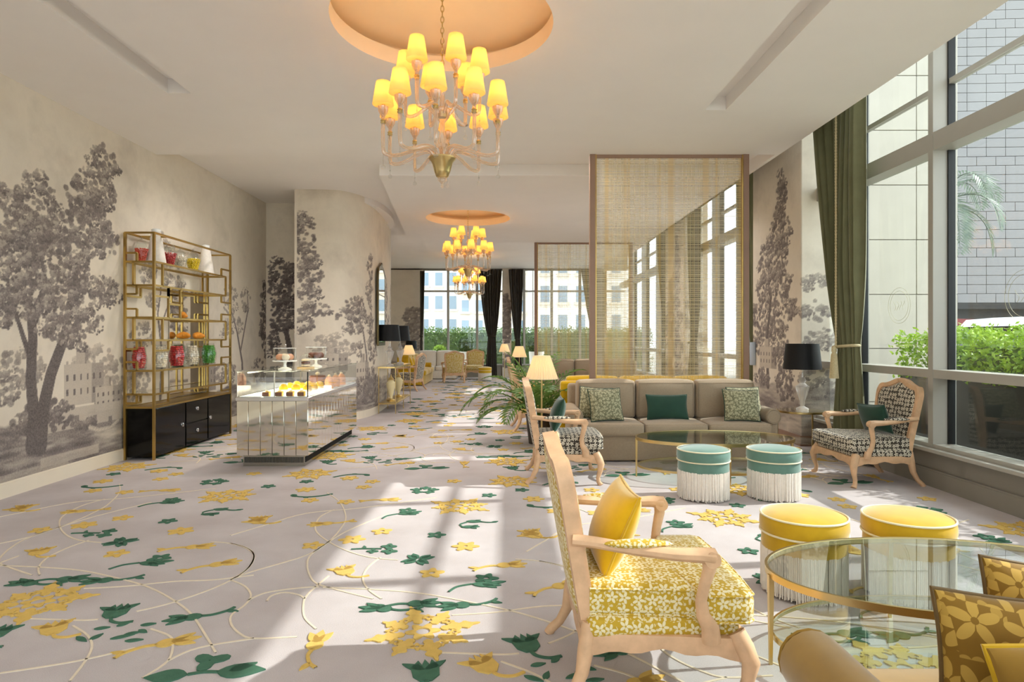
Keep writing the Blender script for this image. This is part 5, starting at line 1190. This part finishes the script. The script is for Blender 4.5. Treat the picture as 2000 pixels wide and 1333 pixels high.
curtain('dark curtain seen through the near screen at the far end of the second bay', 'curtain_dark', 'y', 3.90, (12.7, 13.55), (13.2, 13.5), (13.1, 13.55), 4.45, cord=False)
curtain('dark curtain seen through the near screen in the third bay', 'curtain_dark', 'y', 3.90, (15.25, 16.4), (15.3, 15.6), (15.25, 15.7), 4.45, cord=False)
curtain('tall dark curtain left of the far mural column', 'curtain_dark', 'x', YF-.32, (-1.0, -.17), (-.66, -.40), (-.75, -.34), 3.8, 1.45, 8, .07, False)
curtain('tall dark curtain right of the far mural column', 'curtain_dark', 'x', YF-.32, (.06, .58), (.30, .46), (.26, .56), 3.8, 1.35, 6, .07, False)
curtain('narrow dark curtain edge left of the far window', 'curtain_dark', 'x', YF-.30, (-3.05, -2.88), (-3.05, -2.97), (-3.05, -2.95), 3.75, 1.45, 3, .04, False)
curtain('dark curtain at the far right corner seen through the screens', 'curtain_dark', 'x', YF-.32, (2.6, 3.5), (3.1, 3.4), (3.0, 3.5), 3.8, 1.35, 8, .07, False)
m = MB()
N = 40
for j in (0, 1):
    pass
# ---------------------------------------------------------------- plants
def frond(mb, base, az, elev, L, droop, ll, n=22, w=.012, seed=0):
    r = random.Random(seed); P = []; d = Vector((math.cos(az)*math.cos(elev), math.sin(az)*math.cos(elev), math.sin(elev))); p = Vector(base); st = L/n
    for i in range(n+1):
        P.append(p.copy()); d = (d+Vector((0, 0, -droop*(i/n)*.16))).normalized(); p = p+d*st
    mb.tube([tuple(q) for q in P], [.008*(1-.8*i/n)*(ll/.2) for i in range(n+1)], 5)
    side = Vector((-math.sin(az), math.cos(az), 0))
    for i in range(3, n+1):
        t = i/n; l = ll*(math.sin(PI*min(1, .18+.8*t)))**.6*r.uniform(.85, 1.1); tg = (P[i]-P[i-1]).normalized(); up = side.cross(tg)
        for s in (-1, 1):
            dr = (tg*.75+side*s*.9+up*(.10*-1)+Vector((0, 0, -.10*r.random()))).normalized(); a = P[i]; nrm = (up+side*s*.4).normalized(); wv = dr.cross(nrm).normalized()*w
            m_ = a+dr*l*.45; e_ = a+dr*l+Vector((0, 0, -.18*l)); mb.add([tuple(a), tuple(m_+wv), tuple(e_), tuple(m_-wv)], [(0, 1, 2, 3)])
e = thing('potted_palm', 'potted feathery palm between the taupe sofa and the cream lamp', 'plant', (.42, 8.42, 0))
MB().lathe([(.13, 0), (.17, .36), (.18, .38), (.165, .38), (.15, .33), (0, .33)], 24).build('pot', 'pot_dark', e); MB().lathe([(.155, .335), (0, .345)], 16).build('soil', 'soil', e)
for k, (az, el, L, dr) in enumerate(((3.25, .72, 1.25, 1.7), (3.05, .9, 1.2, 2.0), (2.9, 1.0, 1.0, 1.2), (3.6, .9, .95, 1.6), (2.5, 1.2, .9, 1.0), (.1, .9, 1.1, 1.4), (.4, 1.1, 1.0, 1.2), (-.3, .8, .9, 1.5), (1.3, 1.25, .95, .9), (1.9, 1.1, 1.0, 1.1), (4.3, 1.0, .85, 1.5), (4.9, 1.1, .8, 1.5), (5.5, .95, .9, 1.5), (3.1, 1.3, 1.0, 1.0), (.8, 1.3, .95, .9), (4.0, .7, .8, 1.8), (3.3, .45, .9, 1.2), (2.7, .6, 1.0, 1.5))):
    mb = MB(); frond(mb, (0, 0, .34), az, el, L, dr, .26, n=17, w=.019, seed=k); mb.build('frond', 'palm_leaf', e, smooth=False)

def leafcloud(name, mat, pts, size, parent=None, seed=1):
    r = np.random.default_rng(seed); n = len(pts); P = np.asarray(pts); a = r.normal(size=(n, 3)); a /= np.linalg.norm(a, axis=1)[:, None]; b = np.cross(a, r.normal(size=(n, 3))); b /= np.linalg.norm(b, axis=1)[:, None]
    s = (size*r.uniform(.6, 1.2, n))[:, None]; V = np.stack([P-a*s, P+b*s*.5, P+a*s, P-b*s*.5], 1).reshape(-1, 3); me = bpy.data.meshes.new(name)
    me.vertices.add(4*n); me.vertices.foreach_set('co', V.reshape(-1)); me.loops.add(4*n); me.loops.foreach_set('vertex_index', np.arange(4*n, dtype=np.int32)); me.polygons.add(n); me.polygons.foreach_set('loop_start', np.arange(0, 4*n, 4, dtype=np.int32)); me.update(calc_edges=True)
    me.materials.append(M[mat]); o = bpy.data.objects.new(name, me); COL.objects.link(o); o.parent = parent; o['kind'] = 'stuff'; return o
def boxpts(n, x0, x1, y0, y1, z0, z1, seed, bump=.06):
    r = np.random.default_rng(seed); p = r.uniform(size=(n, 3)); k = r.integers(0, 5, n)
    p[k == 0, 0] = r.uniform(0, .12, (k == 0).sum()); p[k == 1, 2] = 1-r.uniform(0, .15, (k == 1).sum()); p[k == 2, 1] = r.uniform(0, .1, (k == 2).sum())
    q = np.array([x0, y0, z0])+p*np.array([x1-x0, y1-y0, z1-z0]); q[:, 2] += bump*np.sin(q[:, 1]*5+q[:, 0]*3)*p[:, 2]+r.normal(0, bump*.5, n)*p[:, 2]; q[:, 0] += r.normal(0, bump*.5, n); return q
e = thing('planter_hedge', 'clipped green hedge in a long dark planter outside the right window', 'hedge', (0, 0, 0))
MB().box(5.05, 6.0, -3.0, 8.15, -.1, .93).build('planter', 'planter_dark', e, smooth=False); leafcloud('foliage', 'hedge_leaf', boxpts(30000, 5.0, 6.05, -3.0, 8.25, .9, 1.47, 3), .035, e, 3)
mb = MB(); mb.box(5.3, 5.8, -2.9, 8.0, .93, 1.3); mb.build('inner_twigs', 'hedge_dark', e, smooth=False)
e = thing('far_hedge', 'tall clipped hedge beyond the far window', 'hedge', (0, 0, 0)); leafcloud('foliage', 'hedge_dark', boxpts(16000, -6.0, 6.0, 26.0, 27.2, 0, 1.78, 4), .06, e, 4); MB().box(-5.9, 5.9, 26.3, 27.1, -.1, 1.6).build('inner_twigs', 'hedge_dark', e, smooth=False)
def ballpts(n, c, r, seed): q = np.random.default_rng(seed).normal(size=(n, 3)); q /= np.linalg.norm(q, axis=1)[:, None]; return np.array(c)+q*r*np.random.default_rng(seed+1).uniform(.88, 1.03, n)[:, None]
for i, (x, r, lab) in enumerate(((-1.55, .36, 'round topiary ball before the hedge, centre of the far window'), (1.15, .36, 'round topiary ball before the hedge, right of the far column'), (-2.6, .26, 'small round bush left of the topiary ball'))):
    e = thing('topiary', lab, 'shrub', (x, 24.6, 0), 0, 'topiary balls outside'); z = 1.15 if r > .3 else .85
    leafcloud('foliage', 'hedge_leaf' if r < .3 else 'hedge_dark', ballpts(3000, (0, 0, z), r, 20+i), .04, e, 30+i); MB().ball((0, 0, z), r*.9, 14, 9).build('inner_twigs', 'hedge_dark', e); MB().lathe([(.24, -.1), (.3, z-r*.8), (.2, z-r*.8)], 20).build('pot', 'fringe_ivory', e); MB().tube([(0, 0, z-r*.9), (0, 0, z)], .03, 6).build('stem', 'bark', e)

# ---------------------------------------------------------------- outside the right windows
e = thing('stone_fin_wall', 'pale stone panel wall outside, left of the window post', 'wall', (0, 0, 0))
MB().box(4.32, 6.66, 9.42, 9.85, -.1, 9.0).build('core', 'stone_joint', e, smooth=False)
pz = [-.1, .45, 1.24, 2.04, 2.85, 3.66, 4.47, 5.28, 6.1, 6.9, 7.7, 8.5]; pxs = [4.32, 5.25, 6.06, 6.67]
for i in range(len(pz)-1):
    for j in range(3): MB().rbox(pxs[j]+.005, pxs[j+1]-.005, 9.39, 9.43, pz[i]+.005, pz[i+1]-.005, .004, 1).build('stone_panel', 'stone_panel', e)
e = thing('tiled_building', 'grey stone-tiled building outside behind the parked car', 'building', (13.2, 20.0, 0), -.05)
MB().box(-3.5, 8, .06, 5, 2.5, 14).build('wall', 'stone_joint', e, smooth=False); MB().box(-3.5, 8, 1.5, 5, -.1, 2.5).build('recess', 'planter_dark', e, smooth=False); MB().box(-3.5, 8, .0, .12, 2.3, 2.5).build('beam', 'gasket', e, smooth=False)
tm = MB().rbox(-.285, .285, 0, .06, 0, .275, .006, 1).mesh('stone_tile', 'stone_tile')
for r in range(36):
    for c in range(8):
        o = bpy.data.objects.new('stone_tile', tm); COL.objects.link(o); o.parent = e; o.location = (-.2+c*.582+(.29 if r % 5 == 0 else 0), 0, 2.5+r*.287)
MB().box(-3.5, -.48, .0, .06, 2.5, 14).build('plain_cladding', 'stone_tile', e, smooth=False); MB().box(-3.5, 8, .0, .06, 12.84, 14).build('plain_cladding', 'stone_tile', e, smooth=False); MB().box(4.45, 8, .0, .06, 2.5, 12.84).build('plain_cladding', 'stone_tile', e, smooth=False)
e = thing('palm_tree', 'grey-green palm tree outside beyond the window post', 'tree', (8.15, 12.0, -.1))
MB().tube([(0, 0, 0), (.03, 0, 2), (0, 0, 4.05)], [.2, .16, .14], 12).build('trunk', 'bark', e)
for k in range(16):
    mb = MB(); frond(mb, (0, 0, 4.0), 2*PI*k/16+.2, .95-.55*(k % 3), 1.45, 1.9, .42, 26, .018, 50+k); mb.build('frond', 'palm_grey', e, smooth=False)
e = thing('parked_car', 'white parked car behind the hedge outside the right window', 'car', (12.2, 13.6, -.1), .0)
side = [(-2.3, .35), (2.3, .35), (2.35, .8), (2.2, 1.05), (1.3, 1.15), (-2.2, 1.15), (-2.35, .9)]
fx = lambda a, b, d: (a, d, b)
MB().prism(side, -.9, .9, fx).build('body', 'car_white', e, ang=20); MB().prism([(-2.15, 1.15), (1.35, 1.15), (.75, 1.75), (-1.75, 1.78)], -.80, .80, fx).build('windows', 'car_glass', e, ang=20)
MB().prism([(-1.95, 1.74), (.8, 1.74), (.45, 1.90), (-1.2, 1.95), (-1.8, 1.90)], -.78, .78, fx).build('roof', 'car_white', e, ang=20)
for x in (-1.5, 1.5):
    for y in (-.85, .85): MB().tube([(x, y-.1, .33), (x, y+.1, .33)], .33, 20).build('wheel', 'tyre', e)
e2 = copy_tree(e, None, (12.6, 17.2, -.05), 0, 'dark red car partly hidden behind the white parked car', swap={'car_white': 'car_red'})
# ---------------------------------------------------------------- buildings beyond the far window
def tower(label, x, y, w, d, h, mat, cols, rows, ww, wh, z0=2.0):
    e = thing('apartment_tower', label, 'building', (x, y, -.1), 0, 'towers beyond the far window'); MB().box(-w/2, w/2, 0, d, 0, h).build('wall', mat, e, smooth=False)
    wm = MB().box(-ww/2, ww/2, -.05, .1, 0, wh).mesh('window', 'building_glass', False); sm = MB().box(-ww/2-.15, ww/2+.15, -.35, .0, -.2, 0).mesh('sill', 'building_sand', False)
    for r in range(rows):
        for c in range(cols):
            o = bpy.data.objects.new('window', wm); COL.objects.link(o); o.parent = e; o.location = (-w/2+w*(c+.5)/cols, 0, z0+r*(wh*1.75)); q = bpy.data.objects.new('sill', sm); COL.objects.link(q); q.parent = o
tower('white apartment tower with stacked windows, left in the far window', -8.0, 62, 9.5, 8, 30, 'building_white', 7, 10, .7, 1.3); tower('pale lower block in the middle of the far window', -1.2, 55, 6.0, 6, 11, 'building_sand', 5, 5, .6, 1.0); tower('pale block right of the far mural column', 5.8, 50, 7.0, 8, 26, 'building_white', 5, 9, .7, 1.3)

t = thing('wall_fitting', 'small pale blue cylinder fitting at the edge of the mural column beside the screen', 'fitting', (3.765, 9.72, .98)); MB().lathe([(.04, 0), (.045, .01), (.045, .34), (.04, .35), (0, .352)], 20).build('body', 'fitting_blue', t); MB().box(.0, .04, -.02, .02, .12, .22).build('bracket', 'frame_grey', t)

black_lamp('small black-shaded lamp before the far window, behind the yellow sofa', (-3.3, 21.9, .56), .45, .2, .18, .28)
t = thing('side_table', 'small round wooden table under the far black lamp', 'side table', (-3.3, 21.9, 0)); MB().lathe([(.22, .53), (.23, .54), (.23, .555), (.22, .56), (0, .56)], 28).build('top', 'bark', t); MB().lathe([(.14, 0), (.13, .02), (.03, .05), (.025, .53)], 20).build('pedestal', 'bark', t)
